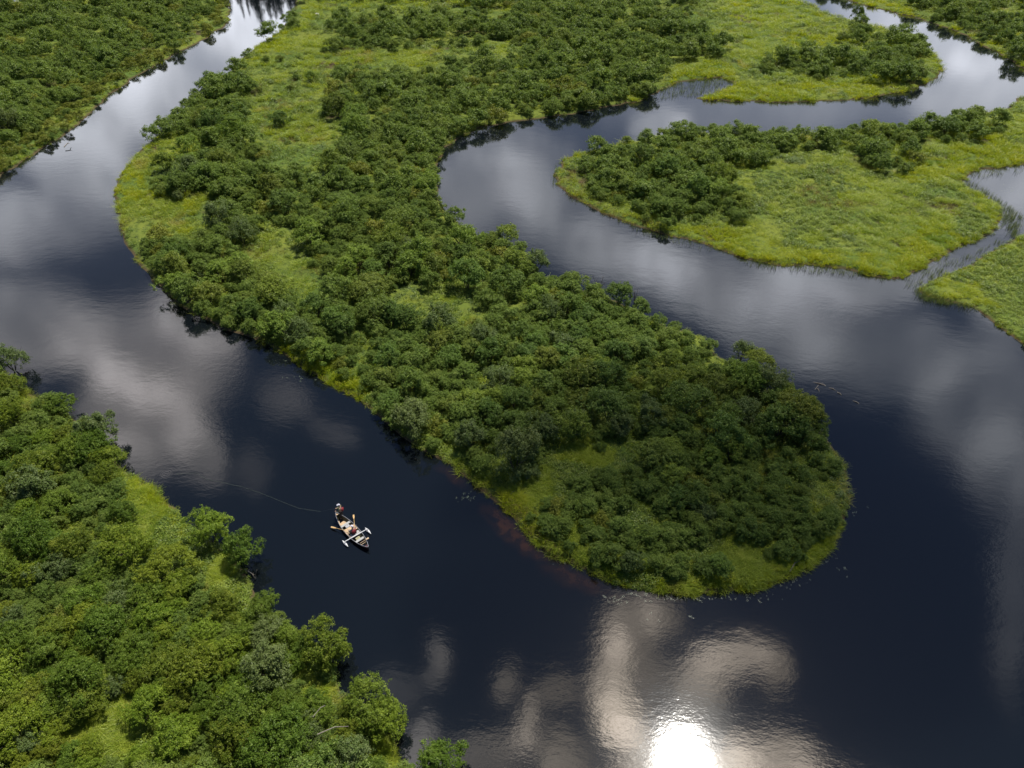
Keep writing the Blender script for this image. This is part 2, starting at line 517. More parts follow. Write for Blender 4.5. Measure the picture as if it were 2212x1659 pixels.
# ripples: small capillary waves and gentle swell, stronger in breeze patches
breeze = n.ramp(n.noise(pos, .045, 3, .6), .38, .68)
sp_ = n.mapping(pos, rot=(0, 0, math.radians(28)), scale=(1.0, 1.9, 1))
h1 = n.noise(sp_, 1.5, 4, .6)
h2 = n.noise(sp_, .42, 2, .5)
ring = at(358, 1024)
rd = n.vmath('DISTANCE', pos, (ring[0], ring[1], 0))
rw = n.math('MULTIPLY', n.math('SINE', n.math('MULTIPLY', rd, 2 * math.pi / 0.2)), n.ramp(rd, .8, .25))
sy_ = n.n.new('ShaderNodeSeparateXYZ')
n.l.new(pos, sy_.inputs[0])
calm = n.math('MULTIPLY_ADD', n.ramp(sy_.outputs[1], 210, 70), .72, .28)
h3 = n.noise(sp_, 4.2, 2, .5)
hh = n.math('MULTIPLY_ADD', h1, n.math('MULTIPLY_ADD', breeze, .0080, .0035), n.math('MULTIPLY', h2, .012))
hh = n.math('MULTIPLY_ADD', h3, n.math('MULTIPLY_ADD', breeze, .0040, .0014), hh)
hh = n.math('MULTIPLY', hh, n.math('MULTIPLY', calm, .37))
hh = n.math('MULTIPLY_ADD', rw, .0014, hh)
bp = n.n.new('ShaderNodeBump')
bp.inputs['Strength'].default_value = 1.0
bp.inputs['Distance'].default_value = 1.0
n.l.new(hh, bp.inputs['Height'])
n.l.new(bp.outputs[0], p.inputs['Normal'])
n.l.new(p.outputs[0], out.inputs[0])
bm = bmesh.new()
bmesh.ops.create_grid(bm, x_segments=24, y_segments=24, size=430)
bmesh.ops.translate(bm, verts=bm.verts, vec=(0, 200, 0))
me = bpy.data.meshes.new('river_water')
bm.to_mesh(me)
me.materials.append(wm)
river = link('river_water', me)
tag(river, 'dark winding river mirroring clouds and sky', kind='structure')


# ------------------------------------------------------------------ foliage meshes
def rand_dirs(n_, r, zmin=-1.0):
    z = r.uniform(zmin, 1, n_)
    a = r.uniform(0, 2 * math.pi, n_)
    s = np.sqrt(1 - z * z)
    return np.stack([s * np.cos(a), s * np.sin(a), z], 1)


def leaf_quads(C, N, size, r, aspect=0.62):
    """one diamond leaf per centre C, facing N, size (array)"""
    n_ = len(C)
    N = N / (np.linalg.norm(N, axis=1, keepdims=True) + 1e-9)
    T = np.cross(N, rand_dirs(n_, r))
    T /= np.linalg.norm(T, axis=1, keepdims=True) + 1e-9
    B = np.cross(N, T)
    L = size[:, None]
    fold = N * L * 0.16
    V = np.stack([C - T * L * .5, C + B * L * .5 * aspect + fold, C + T * L * .5, C - B * L * .5 * aspect + fold], 1).reshape(-1, 3)
    return V, np.arange(n_ * 4).reshape(-1, 4)


def crown_mesh(name, seed, R, H, lobes, tips, leaves, leaf, mat, droop=0.0, upright=0.0):
    r = np.random.default_rng(seed)
    cz = H * 0.50
    a = rand_dirs(lobes, r, -0.35)
    a[:, 2] = np.where(a[:, 2] > 0, a[:, 2], a[:, 2] * .8)
    k = r.uniform(.45, 1.12, lobes)
    asym = 1 + .28 * np.sin(np.arctan2(a[:, 1], a[:, 0]) * r.integers(1, 4) + r.uniform(0, 6))
    lr = r.uniform(.17, .42, lobes) * R
    LC = np.stack([a[:, 0] * (R - lr * .8) * k * asym, a[:, 1] * (R - lr * .8) * k * asym, cz + a[:, 2] * (H * .5 - lr * .45) * (k * .5 + .5)], 1)
    lr *= r.uniform(.85, 1.15, lobes)
    Cs, Ns = [], []
    for i in range(lobes):
        td = rand_dirs(tips, r, -.55)
        out = LC[i] - np.array([0, 0, cz * .8])
        out = out / (np.linalg.norm(out) + 1e-6)
        td = td + out * .55
        td /= np.linalg.norm(td, axis=1, keepdims=True)
        tp = LC[i] + td * lr[i] * r.uniform(.62, 1.38, (tips, 1)) * np.array([1, 1, .85 + upright])
        for j in range(tips):
            q_ = rand_dirs(leaves, r, -.5)
            rad = r.uniform(.4, 1.0, (leaves, 1)) * leaf * 1.25
            c_ = tp[j] + q_ * rad * np.array([1, 1, .8])
            c_[:, 2] -= droop * leaf * r.random(leaves) * 3
            Cs.append(c_)
            Ns.append(q_ * .55 + td[j] * .45 + np.array([0, 0, .42]) + r.normal(0, .33, (leaves, 3)))
    C = np.concatenate(Cs)
    N = np.concatenate(Ns)
    C = C + r.normal(0, leaf * .35, C.shape)
    keep = C[:, 2] > 0.15
    C, N = C[keep], N[keep]
    V, Fi = leaf_quads(C, N, leaf * r.uniform(.65, 1.25, len(C)), r)
    return mesh_from(name, V, Fi, mat)


def tube_verts(path, radii, sides=5):
    path = [Vector(p_) for p_ in path]
    V, Fc = [], []
    for i, p_ in enumerate(path):
        d = (path[min(i + 1, len(path) - 1)] - path[max(i - 1, 0)]).normalized()
        x = d.cross(Vector((0.3, 0.9, 0.2))).normalized()
        y = d.cross(x)
        for s in range(sides):
            a = 2 * math.pi * s / sides
            V.append(p_ + (x * math.cos(a) + y * math.sin(a)) * radii[i])
    for i in range(len(path) - 1):
        for s in range(sides):
            a, b = i * sides + s, i * sides + (s + 1) % sides
            Fc.append((a, b, b + sides, a + sides))
    return [tuple(v_) for v_ in V], Fc


def tubes_mesh(name, tubes, mat, sides=5):
    V, Fc = [], []
    for path, rad in tubes:
        v_, f_ = tube_verts(path, rad, sides)
        o_ = len(V)
        V += v_
        Fc += [tuple(i + o_ for i in f) for f in f_]
    me = bpy.data.meshes.new(name)
    me.from_pydata(V, [], Fc)
    me.update()
    me.materials.append(mat)
    return me


def stems_mesh(name, seed, R, H, mat=None, n_=7):
    r = random.Random(seed)
    T = []
    for i in range(n_):
        a = r.uniform(0, 6.28)
        e = r.uniform(.35, .85) * R
        h = H * r.uniform(.55, .88)
        T.append(([(0.12 * math.cos(a), 0.12 * math.sin(a), -.15), (e * .35 * math.cos(a), e * .35 * math.sin(a), h * .45), (e * math.cos(a + .2), e * math.sin(a + .2), h)], [.055, .038, .012]))
    return tubes_mesh(name, T, mat or M_BARK)


NEAR_B, MID_B, FAR_B, WILL_B = [], [], [], []
for i in range(12):
    R, H = random.uniform(1.9, 2.35), random.uniform(2.9, 3.7)
    NEAR_B.append((crown_mesh('near_alder_crown', 100 + i, R, H, 30, 22, 17, .125, M_NEAR), stems_mesh('near_alder_trunk', i, R, H), R, H))
for i in range(12):
    R, H = random.uniform(1.9, 2.4), random.uniform(2.9, 3.6)
    MID_B.append((crown_mesh('alder_crown', 200 + i, R, H, 30, 18, 16, .145, M_BUSH), stems_mesh('alder_trunk', 50 + i, R, H), R, H))
for i in range(5):
    R, H = random.uniform(1.9, 2.3), random.uniform(3.0, 3.8)
    WILL_B.append((crown_mesh('willow_crown', 300 + i, R, H, 20, 26, 14, .15, M_WILL, droop=.5, upright=.25), stems_mesh('willow_trunk', 80 + i, R, H), R, H))
for i in range(10):
    R, H = random.uniform(2.0, 2.5), random.uniform(2.9, 3.7)
    FAR_B.append((crown_mesh('far_alder_crown', 400 + i, R, H, 24, 13, 10, .25, M_BUSH), None, R, H))

SHRUB_B = [(crown_mesh('shore_shrub_crown', 450 + i, 2.2, 2.9, 20, 12, 8, .27, M_SHRUB), None, 2.2, 2.9) for i in range(5)]

# ------------------------------------------------------------------ open meadow patches (picture outline of the gaps between the bushes)
GAPS = [
    [(345, 290), (430, 300), (440, 330), (380, 345), (330, 395), (350, 420), (450, 415), (450, 440), (432, 470), (425, 512), (360, 480), (300, 485), (266, 520), (240, 480), (240, 380), (300, 320)],
    [(520, 120), (560, 90), (640, 40), (660, 5), (700, 0), (690, 60), (720, 100), (850, 118), (960, 100), (1080, 80), (1120, 95), (1110, 115), (1000, 122), (965, 135), (900, 148),
     (800, 140), (730, 140), (715, 200), (690, 235), (720, 300), (700, 335), (640, 350), (580, 340), (590, 290), (560, 300), (520, 260), (535, 190), (540, 140)],
    [(690, 0), (990, 0), (1000, 22), (850, 25), (700, 30)],
    [(1060, 10), (1110, 15), (1100, 30), (1060, 30)],
    [(1205, 104), (1250, 104), (1240, 124), (1205, 122)],
    [(545, 500), (575, 480), (612, 480), (625, 520), (660, 560), (690, 590), (672, 640), (655, 668), (625, 668), (610, 640), (580, 610), (520, 575), (505, 545)],
    [(800, 622), (850, 598), (930, 615), (1003, 625), (1008, 680), (985, 700), (960, 680), (900, 655)],
    [(570, 725), (640, 740), (700, 770), (768, 815), (790, 850), (770, 872), (700, 832), (600, 775)],
    [(300, 555), (330, 560), (300, 580)],
    [(960, 985), (1050, 1020), (1085, 1060), (1150, 1055), (1175, 1000), (1215, 958), (1290, 950), (1370, 955), (1400, 1000), (1370, 1050), (1400, 1095), (1460, 1130), (1560, 1145),
     (1690, 1150), (1770, 1120), (1800, 1050), (1850, 1000), (1860, 1120), (1800, 1230), (1500, 1320), (1250, 1260), (1000, 1060)],
    [(1526, -20), (1478, 50), (1520, 75), (1594, 92), (1560, 115), (1468, 134), (1434, 155), (1418, 215), (1560, 240), (2050, 200), (2060, 100), (1900, 45), (1700, -30)],
    [(1300, 205), (1420, 195), (1420, 225), (1310, 235)],
    # near bank
    [(246, 1000), (300, 1010), (400, 1100), (410, 1118), (455, 1150), (470, 1180), (545, 1215), (560, 1240), (555, 1265), (535, 1290), (540, 1340), (520, 1360), (490, 1330), (470, 1270), (400, 1230), (300, 1200), (240, 1160), (265, 1100)],
    [(120, 1100), (160, 1110), (200, 1150), (180, 1180), (110, 1160)],
    [(210, 1480), (280, 1470), (340, 1560), (340, 1620), (260, 1640), (130, 1590), (190, 1540)],
    [(620, 1430), (680, 1420), (705, 1460), (740, 1500), (720, 1520), (680, 1500), (640, 1480)],
    [(745, 1580), (830, 1570), (850, 1620), (855, 1659), (790, 1640)],
    [(20, 845), (75, 845), (110, 870), (60, 880)],
]
THICK_CLUSTERS = [  # bushes standing on the open parts
    [(1828, 58), (1850, 50), (1910, 62), (1908, 80), (1830, 82)],
    [(1915, 78), (1960, 70), (2012, 98), (2018, 122), (1985, 140), (1975, 168), (1905, 165), (1850, 150), (1790, 160), (1750, 158), (1744, 130), (1790, 112), (1860, 105), (1925, 108)],
    [(1645, 118), (1735, 112), (1736, 142), (1650, 146)],
]
ISLE_THICK = [
    [(1250, 345), (1300, 300), (1400, 272), (1500, 265), (1620, 272), (1740, 284), (1850, 262), (1960, 258), (2050, 252), (2130, 240), (2168, 255), (2160, 280), (2060, 292), (1985, 296), (1992, 350),
     (1960, 372), (1880, 352), (1835, 302), (1720, 312), (1660, 338), (1610, 345), (1560, 352), (1590, 400), (1636, 440), (1600, 466), (1560, 436), (1500, 466), (1440, 480), (1400, 462), (1340, 430), (1300, 420), (1250, 385)],
]
EAST_THICK = [[(2110, 668), (2160, 668), (2212, 700), (2420, 760), (2420, 830), (2212, 745), (2130, 700)]]
NE_THICK = [
    [(1898, 2), (1940, 8), (1940, 28), (1905, 26)], [(1965, -60), (2300, -60), (2230, 10), (2030, 16), (1970, 12)],
    [(2010, 25), (2060, 22), (2120, 12), (2300, 20), (2700, 40), (2700, 130), (2212, 130), (2180, 100), (2120, 75), (2060, 58), (2010, 46)],
]


def any_in(u, v, polys):
    r = np.zeros(np.shape(u), bool)
    for P in polys:
        r |= in_poly(u, v, P)
    return r


# candidate bush positions: dart throwing on the ground plane
N_C = 60000
cu, cv = rng.uniform(-500, 2750, N_C), rng.uniform(-215, 1900, N_C)
gx, gy = at_arr(cu, cv)
lands = {k: sdf_poly(gx, gy, P) for k, P in LANDS.items()}
uu, vv, sc = proj(gx, gy, 1.7)     # where a crown's middle shows
mk = (lands['main'] > 0) * sc
uu = uu + (vnoise(gx, gy, 5.0, 51) - .5) * 5 * mk
vv = vv + (vnoise(gx, gy, 5.0, 52) - .5) * 2 * mk
ok = np.zeros(N_C, bool)
ok |= (lands['main'] > .3) & ~any_in(uu, vv, GAPS)
ok |= (lands['main'] > .8) & any_in(uu, vv, THICK_CLUSTERS)
ok |= (lands['nw'] > .25)
ok |= (lands['isle'] > .7) & (any_in(uu, vv, ISLE_THICK) | ((uu > 2300) & (vv < 330)))
ok |= (lands['east'] > .6) & (any_in(uu, vv, EAST_THICK) | (uu > 2500))
ok |= (lands['ne'] > .8) & (any_in(uu, vv, NE_THICK) | (vv < -20))
ok |= (lands['near'] > .3) & ~any_in(uu, vv, GAPS)
R_ = sc * 1.5
gap_near = np.zeros(N_C, bool)
for (ou, ov) in ((1, 0), (-1, 0), (0, .6), (0, -.6)):
    gap_near |= any_in(uu + ou * R_, vv + ov * R_, GAPS[:11])
ok &= ~(gap_near & (lands['main'] > 0) & ~any_in(uu, vv, THICK_CLUSTERS))
ok &= vv > -175
cell = {}
BUSH = []      # x, y, scale


def try_bush(x, y, s, mind):
    k = (int(x // 5), int(y // 5))
    for i in (-1, 0, 1):
        for j in (-1, 0, 1):
            for (a, b, c_) in cell.get((k[0] + i, k[1] + j), ()):
                if (a - x) ** 2 + (b - y) ** 2 < (mind * (s + c_) * .5) ** 2:
                    return False
    cell.setdefault(k, []).append((x, y, s))
    BUSH.append((x, y, s))
    return True


# bushes that stand by themselves in the photo: crown middle (u, v), scale, look
SOLO = [(672, 166, .75, 'lone'), (607, 258, .85, 'lone'), (640, 168, .4, 'lone'), (628, 194, .4, 'lone'), (1112, 990, 1.12, 'will'), (1232, 925, .95, ''), (1340, 922, .72, ''), (1135, 1025, .6, 'will'),
    (1740, 880, .75, ''), (1160, 566, .82, 'will'), (1090, 512, .85, ''), (1640, 790, .8, ''), (1600, 765, .6, 'will'), (950, 1655, .82, ''), (520, 1190, .82, ''), (455, 1150, .85, ''), (800, 1520, .85, ''), (835, 1560, .72, ''),
    (700, 1400, .9, ''), (355, 355, .9, ''), (400, 320, 1.0, ''), (410, 370, 1.1, 'will'), (340, 400, .5, ''), (385, 425, .5, ''), (520, 505, 1.0, 'will'), (470, 470, 1.15, 'will'),
    (1605, 440, .9, ''), (1850, 40, .8, 'tall'), (700, 110, .45, ''), (575, 130, .5, ''), (605, 128, .45, ''), (560, 200, .4, ''), (20, 780, .8, 'will'), (130, 880, .72, ''), (210, 930, .9, '')]
SPEC = {}
for (u, v, s, look) in SOLO:
    x, y, _ = at(u, v, 1.7 * s)
    try_bush(x, y, s, 0.9)
    SPEC[(x, y)] = look
order = np.nonzero(ok)[0]
for k_ in range(480):
    u, v = rng.uniform(1120, 1820), rng.uniform(960, 1260)
    x, y, _ = at(u, v, .6)
    if vnoise(np.array([x]), np.array([y]), 3.2, 77)[0] < .36 or sdf_poly(np.array([x]), np.array([y]), LANDS['main'])[0] < .9:
        continue
    try_bush(x, y, float(rng.uniform(.22, .55)), rng.uniform(.9, 2.0))
for i in order:
    far = gy[i] > 120
    s = float(rng.choice([.38, .52, .68, .84, 1.08], p=[.22, .22, .22, .18, .16])) * (1.12 if far else 1.0)
    # lower growth close to the north-west and east shores
    if lands['nw'][i] > 0 and lands['nw'][i] < 7:
        s *= .62
    if lands['near'][i] > 0:
        s *= .88
    if lands['isle'][i] > 0:
        s *= .97
    if lands['east'][i] > 0:
        s *= .6
    dland = max(lands[k][i] for k in lands)
    if dland < (.55 * s + .1 if max(lands['main'][i], lands['near'][i], lands['nw'][i]) > 0 else 1.2 * s + .3):
        continue
    mind = (2.2 if gy[i] < 75 else 2.35) * rng.uniform(.72, 1.3)
    if vnoise(gx[i:i + 1], gy[i:i + 1], 9.0, 11)[0] > .74 and gy[i] > 30:
        mind *= 1.5
    try_bush(gx[i], gy[i], s, mind)
B = np.array(BUSH)
bu, bv, bs = proj(B[:, 0], B[:, 1], 1.7 * B[:, 2])
vis = (bu > -10) & (bu < 2222) & (bv > -10) & (bv < 1680)
size_px = bs * B[:, 2] * np.where(vis, 1, 0.0)
rank = np.argsort(-size_px)
N_IND = 296
single = set(rank[:N_IND].tolist()) | {i for i, b_ in enumerate(BUSH) if (b_[0], b_[1]) in SPEC and vis[i]}
print('bushes', len(B), 'visible', int(vis.sum()), 'single', len(single))

ONES = 'zero one two three four five six seven eight nine ten eleven twelve thirteen fourteen fifteen sixteen seventeen eighteen nineteen'.split()
TENS = 'x x twenty thirty forty fifty sixty seventy eighty ninety'.split()


def word_n(k):
    k = int(k)
    if k < 20:
        return ONES[k]
    return TENS[k // 10] + ('-' + ONES[k % 10] if k % 10 else '')


used_labels = set()


def bush_label(i, kind, dist_shore, land, tone):
    place = {'main': 'peninsula', 'nw': 'far bank', 'isle': 'island', 'east': 'marsh point', 'ne': 'farthest bank', 'near': 'near bank'}[land]
    edge = "water's edge" if dist_shore < 2.6 else 'thicket'
    size = 'small' if B[i, 2] < .72 else ('large' if B[i, 2] > 1.08 else 'rounded')
    a, d = np.clip(bu[i] / 22.12, 0, 99), np.clip(bv[i] / 16.59, 0, 99)
    for da in (0, 1, -1, 2, -2, 3):
        lab = f"{size} {tone} {kind} in {place} {edge}, {word_n(max(0, round(a) + da))} percent across photo, {word_n(round(d))} down"
        if lab not in used_labels:
            used_labels.add(lab)
            return lab
    return lab


TONES = [('yellow-green', (1.16, 1.08, .85)), ('mid-green', (1, 1, 1)), ('dark green', (.82, .86, .9)), ('olive green', (1.06, .96, .88)), ('mid-green', (.95, 1.02, 1.05)), ('bright green', (1.2, 1.2, 1)), ('brownish green', (1.08, .95, .85)), ('dark green', (.74, .82, .85))]
far_pts, far_rs = [], []
for i, (x, y, s) in enumerate(BUSH):
    rz = random.uniform(0, 6.28)
    dl = {k: float(sdf_poly(np.array([x]), np.array([y]), P)[0]) for k, P in LANDS.items()} if i in single else None
    if i in single:
        land = max(dl, key=dl.get)
        look = SPEC.get((x, y), '')
        will = look == 'will' or (look == '' and random.random() < .10)
        lib = WILL_B if will else (NEAR_B if land == 'near' else MID_B)
        cm, sm_, R, H = lib[random.randrange(len(lib))]
        kind = 'willow bush' if will else 'alder bush'
        nm = 'willow_bush' if will else 'alder_bush'
        tone, rgb = random.choice(TONES)
        if will:
            tone, rgb = 'pale green', (1, 1, 1)
        e = bpy.data.objects.new(nm, None)
        COL.objects.link(e)
        e.location = (x, y, .2)
        e.rotation_euler = (0, 0, rz)
        zs = s * random.uniform(.9, 1.12) * (1.6 if look == 'tall' else 1)
        e.scale = (s * random.uniform(.92, 1.08), s, zs)
        c_ = link('crown', cm, e)
        c_.color = (*rgb, 1)
        link('trunk', sm_, e)
        tag(e, bush_label(i, kind, dl[land], land, tone), 'bush', 'alder and willow bushes along the river')
    else:
        far_pts.append((x, y, .2))
        near_i = (y < 100)
        nws = float(sdf_poly(np.array([x]), np.array([y]), LANDS['nw'])[0]) if x < 0 else -1
        pk = random.random() * 10 if not near_i else 10 + random.random() * 12
        if (0 < nws < 5 and random.random() < .75) or random.random() < .05:
            pk = 22 + random.random() * 4.9
        far_rs.append((rz, s, pk))


# ------------------------------------------------------------------ scatter of uncountable growth (one object each)
def scatter(name, pts, rots, scales, idxs, protos, label, kind='stuff', tilt=None):
    me = bpy.data.meshes.new(name)
    me.vertices.add(len(pts))
    me.vertices.foreach_set('co', np.asarray(pts, np.float32).ravel())
    for an, ty, val in (('rot_z', 'FLOAT', rots), ('size', 'FLOAT', scales), ('pick', 'INT', idxs)):
        at_ = me.attributes.new(an, ty, 'POINT')
        at_.data.foreach_set('value', np.asarray(val, np.int32 if ty == 'INT' else np.float32))
    o = link(name, me)
    col = bpy.data.collections.new(name + '_kinds')
    for k, pm in enumerate(protos):
        po = bpy.data.objects.new(f'{name}_{k:02d}', pm)
        col.objects.link(po)
    ng = bpy.data.node_groups.new(name, 'GeometryNodeTree')
    ng.interface.new_socket('Geometry', in_out='INPUT', socket_type='NodeSocketGeometry')
    ng.interface.new_socket('Geometry', in_out='OUTPUT', socket_type='NodeSocketGeometry')
    N_ = ng.nodes
    gi, go = N_.new('NodeGroupInput'), N_.new('NodeGroupOutput')
    ci = N_.new('GeometryNodeCollectionInfo')
    ci.inputs[0].default_value = col
    ci.inputs[1].default_value = True
    ci.inputs[2].default_value = True
    ip = N_.new('GeometryNodeInstanceOnPoints')

    def attr(nm_, dt):
        a_ = N_.new('GeometryNodeInputNamedAttribute')
        a_.data_type = dt
        a_.inputs[0].default_value = nm_
        return a_.outputs[0]
    cx = N_.new('ShaderNodeCombineXYZ')
    ng.links.new(attr('rot_z', 'FLOAT'), cx.inputs[2])
    ng.links.new(gi.outputs[0], ip.inputs['Points'])
    ng.links.new(ci.outputs[0], ip.inputs['Instance'])
    ip.inputs['Pick Instance'].default_value = True
    ng.links.new(attr('pick', 'INT'), ip.inputs['Instance Index'])
    ng.links.new(cx.outputs[0], ip.inputs['Rotation'])
    ng.links.new(attr('size', 'FLOAT'), ip.inputs['Scale'])
    ng.links.new(ip.outputs[0], go.inputs[0])
    md = o.modifiers.new('scatter', 'NODES')
    md.node_group = ng
    tag(o, label, kind=kind)
    return o


fr = np.array(far_rs)
scatter('alder_thicket', far_pts, fr[:, 0], fr[:, 1], fr[:, 2].astype(int), [b_[0] for b_ in FAR_B] + [b_[0] for b_ in MID_B] + [b_[0] for b_ in SHRUB_B],
        'farther alder bushes merging into one thicket')


def tuft_mesh(name, seed, n_, h, spread, wid, mat, lean=.35, segs=3):
    r = np.random.default_rng(seed)
    V, Fc = [], []
    for i in range(n_):
        a = r.uniform(0, 6.28)
        rr = spread * math.sqrt(r.random())
        b0 = np.array([rr * math.cos(a), rr * math.sin(a), -.05])
        d = np.array([math.cos(a) * .6 + r.normal(0, .5) + .25, math.sin(a) * .6 + r.normal(0, .5) - .15, 0])
        hh_ = h * r.uniform(.55, 1.1)
        side = np.array([-d[1], d[0], 0]) + r.normal(0, .2, 3)
        side = side / (np.linalg.norm(side) + 1e-6)
        o_ = len(V)
        for s in range(segs + 1):
            t = s / segs
            c_ = b0 + d * lean * hh_ * (t ** 1.8) * 1.6 + np.array([0, 0, hh_ * (t - .30 * t * t)])
            w_ = wid * (1 - t * .85)
            V += [c_ - side * w_, c_ + side * w_]
        for s in range(segs):
            k = o_ + s * 2
            Fc.append((k, k + 1, k + 3, k + 2))
    return mesh_from(name, np.array(V), np.array(Fc), mat)


def herb_mesh(name, seed, n_, R, H, leaf, mat):
    r = np.random.default_rng(seed)
    d = rand_dirs(n_, r, .0)
    C = d * np.array([R, R, H]) * r.uniform(.55, 1.05, (n_, 1))
    N = d * .6 + np.array([0, 0, .7]) + r.normal(0, .35, (n_, 3))
    V, Fi = leaf_quads(C, N, leaf * r.uniform(.6, 1.3, n_), r)
    return mesh_from(name, V, Fi, mat)


GR = [tuft_mesh('grass_tuft', 10 + i, 46, .60, .45, .024, M_GRASS, .62) for i in range(5)]
SE = [tuft_mesh('sedge_tuft', 30 + i, 50, .58, .45, .026, M_SEDGE, .5) for i in range(5)]
DR = [tuft_mesh('dry_tuft', 50 + i, 30, .6, .38, .013, M_DRY, .45) for i in range(3)]
HE = [herb_mesh('herb_clump', 70 + i, 95, .50, .50, .13, M_HERB) for i in range(5)]

N_T = 190000
tu, tv = rng.uniform(-420, 2650, N_T), rng.uniform(-140, 1960, N_T)
tx, ty = at_arr(tu, tv)
tl = {k: sdf_poly(tx, ty, P) for k, P in LANDS.items()}
tdl = np.max(np.stack(list(tl.values())), 0)
keep = (tdl > -0.05)
tx, ty, tu, tv, tdl = tx[keep], ty[keep], tu[keep], tv[keep], tdl[keep]
tl = {k: a[keep] for k, a in tl.items()}
tsc = proj(tx, ty, 0)[2]
tu = tu + (vnoise(tx, ty, 4.0, 31) - .5) * 3.0 * tsc + (vnoise(tx, ty, 12.0, 32) - .5) * 5 * tsc
in_open = any_in(tu, tv, GAPS) | (tl['isle'] > 0) | (tl['east'] > 0) | (tl['ne'] > 0)
# sedge (yellow) areas: wet margins and named patches
YEL = [[(253, 380), (300, 340), (330, 400), (430, 430), (430, 510), (262, 510)], [(600, 730), (700, 770), (790, 850), (770, 872), (600, 775)],
       [(1418, 170), (1500, 130), (1600, 150), (1700, 190), (2040, 150), (2040, 220), (1480, 225)], [(1560, -20), (1760, -10), (1740, 20), (1560, 15)],
       [(520, 118), (640, 60), (620, 130), (530, 135)], [(1700, 75), (1850, 75), (1850, 105), (1680, 110)], [(1980, 300), (2212, 240), (2500, 240), (2500, 370), (2100, 380), (1990, 400), (1900, 400)],
       [(1480, 500), (1600, 480), (1700, 540), (1900, 560), (2000, 500), (2100, 440), (2180, 470), (2100, 540), (1940, 615), (1600, 565)], [(1980, 625), (2060, 580), (2120, 560), (2090, 640), (2120, 670), (2000, 645)],
       [(2080, 560), (2212, 505), (2500, 440), (2500, 480), (2212, 545)], [(1380, 1190), (1500, 1190), (1500, 1250), (1380, 1240)], [(1060, 1060), (1130, 1060), (1180, 1180), (1100, 1120)],
       [(1830, 0), (1930, 30), (1990, 45), (1960, 20), (1880, 0)], [(2090, 50), (2180, 60), (2230, 110), (2140, 105)], [(310, 1000), (350, 1040), (380, 1100), (340, 1090), (280, 1030)]]
yel = any_in(tu, tv, YEL)
patch = vnoise(tx, ty, 6.5, 21)
patch2 = vnoise(tx, ty, 2.6, 22)
h_herb = patch2 * .5 + vnoise(tx, ty, 11, 23) * .5
kindv = np.full(len(tx), 0)                       # 0 grass 1 sedge 2 dry 3 herb
kindv[h_herb > .56] = 3
kindv[(yel) & (patch < .62)] = 1
kindv[(tdl < 1.4) & in_open & (rng.random(len(tx)) < .28)] = 1
kindv[(patch > .86) & (rng.random(len(tx)) < .6)] = 2
tipdry = in_poly(tu, tv, [(990, 1010), (1060, 1050), (1110, 1080), (1160, 1110), (1230, 1180), (1300, 1230), (1280, 1260), (1090, 1120), (985, 1030)])
kindv[tipdry & (rng.random(len(tx)) < .35)] = 2
isledry = in_poly(tu, tv, [(1195, 370), (1235, 395), (1320, 450), (1420, 490), (1420, 512), (1290, 462), (1195, 410)])
kindv[isledry & (rng.random(len(tx)) < .55)] = 2
east_herb = (tl['east'] > 1.5) & ~yel
kindv[east_herb] = 3
shade = ~in_open
keepp = np.where(shade, rng.random(len(tx)) < .45, True) & np.where(tl['nw'] > 4, rng.random(len(tx)) < .5, True)
kindv[shade & (rng.random(len(tx)) < .6)] = 3
tsize = np.clip(13.0 / tsc, .72, 1.9) * (.75 + .6 * vnoise(tx, ty, 1.7, 41)) * rng.uniform(.7, 1.35, len(tx)) * np.where(tdl < .5, .75, 1)
tz = np.minimum(tdl * .35, .32)
for k, (nm, protos, lab) in enumerate((('meadow_grass', GR, 'soft green meadow grass between the bushes'), ('sedge', SE, 'bright yellow-green sedge along the wet margins'),
                                       ('dry_grass', DR, 'straw coloured dry grass on the banks'), ('ground_cover', HE, 'low leafy herbs covering the marsh'))):
    m_ = (kindv == k) & keepp
    n_ = int(m_.sum())
    print(nm, n_)
    scatter(nm, np.stack([tx[m_], ty[m_], tz[m_]], 1), rng.uniform(-.9, .9, n_) if k != 3 else rng.uniform(0, 6.28, n_), tsize[m_], rng.integers(0, len(protos), n_), protos, lab)

# emergent reeds standing in shallow water, and floating pads
RE = [tuft_mesh('reed_stems', 90 + i, 9, .85, .45, .014, M_REED, .22) for i in range(3)]
REED_AREAS = [([(1430, 185), (1500, 168), (1600, 172), (1590, 190), (1540, 205), (1430, 215)], 260), ([(2050, 390), (2110, 400), (2212, 470), (2190, 520), (2140, 440)], 300), ([(2070, 350), (2250, 345), (2250, 368), (2100, 385)], 110),
              ([(1860, 590), (1960, 600), (2060, 545), (2060, 580), (1960, 625), (1900, 610)], 60), ([(1965, 625), (2060, 585), (2200, 510), (2212, 495), (2060, 570)], 50), ([(1600, 560), (1870, 590), (1870, 600), (1620, 575)], 90),
              ([(1975, 625), (2060, 655), (2110, 672), (1990, 648)], 120), ([(1300, 462), (1420, 505), (1560, 548), (1400, 510)], 40), ([(2010, 125), (2045, 150), (2035, 180), (2005, 185)], 70), ([(1190, 360), (1210, 350), (1205, 410), (1190, 400)], 12)]
rp = []
for P, cnt in REED_AREAS:
    P_ = np.array(P)
    k = 0
    while k < cnt:
        u, v = rng.uniform(P_[:, 0].min(), P_[:, 0].max()), rng.uniform(P_[:, 1].min(), P_[:, 1].max())
        if in_poly(np.array([u]), np.array([v]), P)[0]:
            x, y, _ = at(u, v)
            rp.append((x, y, -.05))
            k += 1
rp = np.array(rp)
scatter('water_reeds', rp, rng.uniform(-.9, .9, len(rp)), rng.uniform(.7, 1.5, len(rp)), rng.integers(0, 3, len(rp)), RE, 'thin reeds standing in the shallow water')


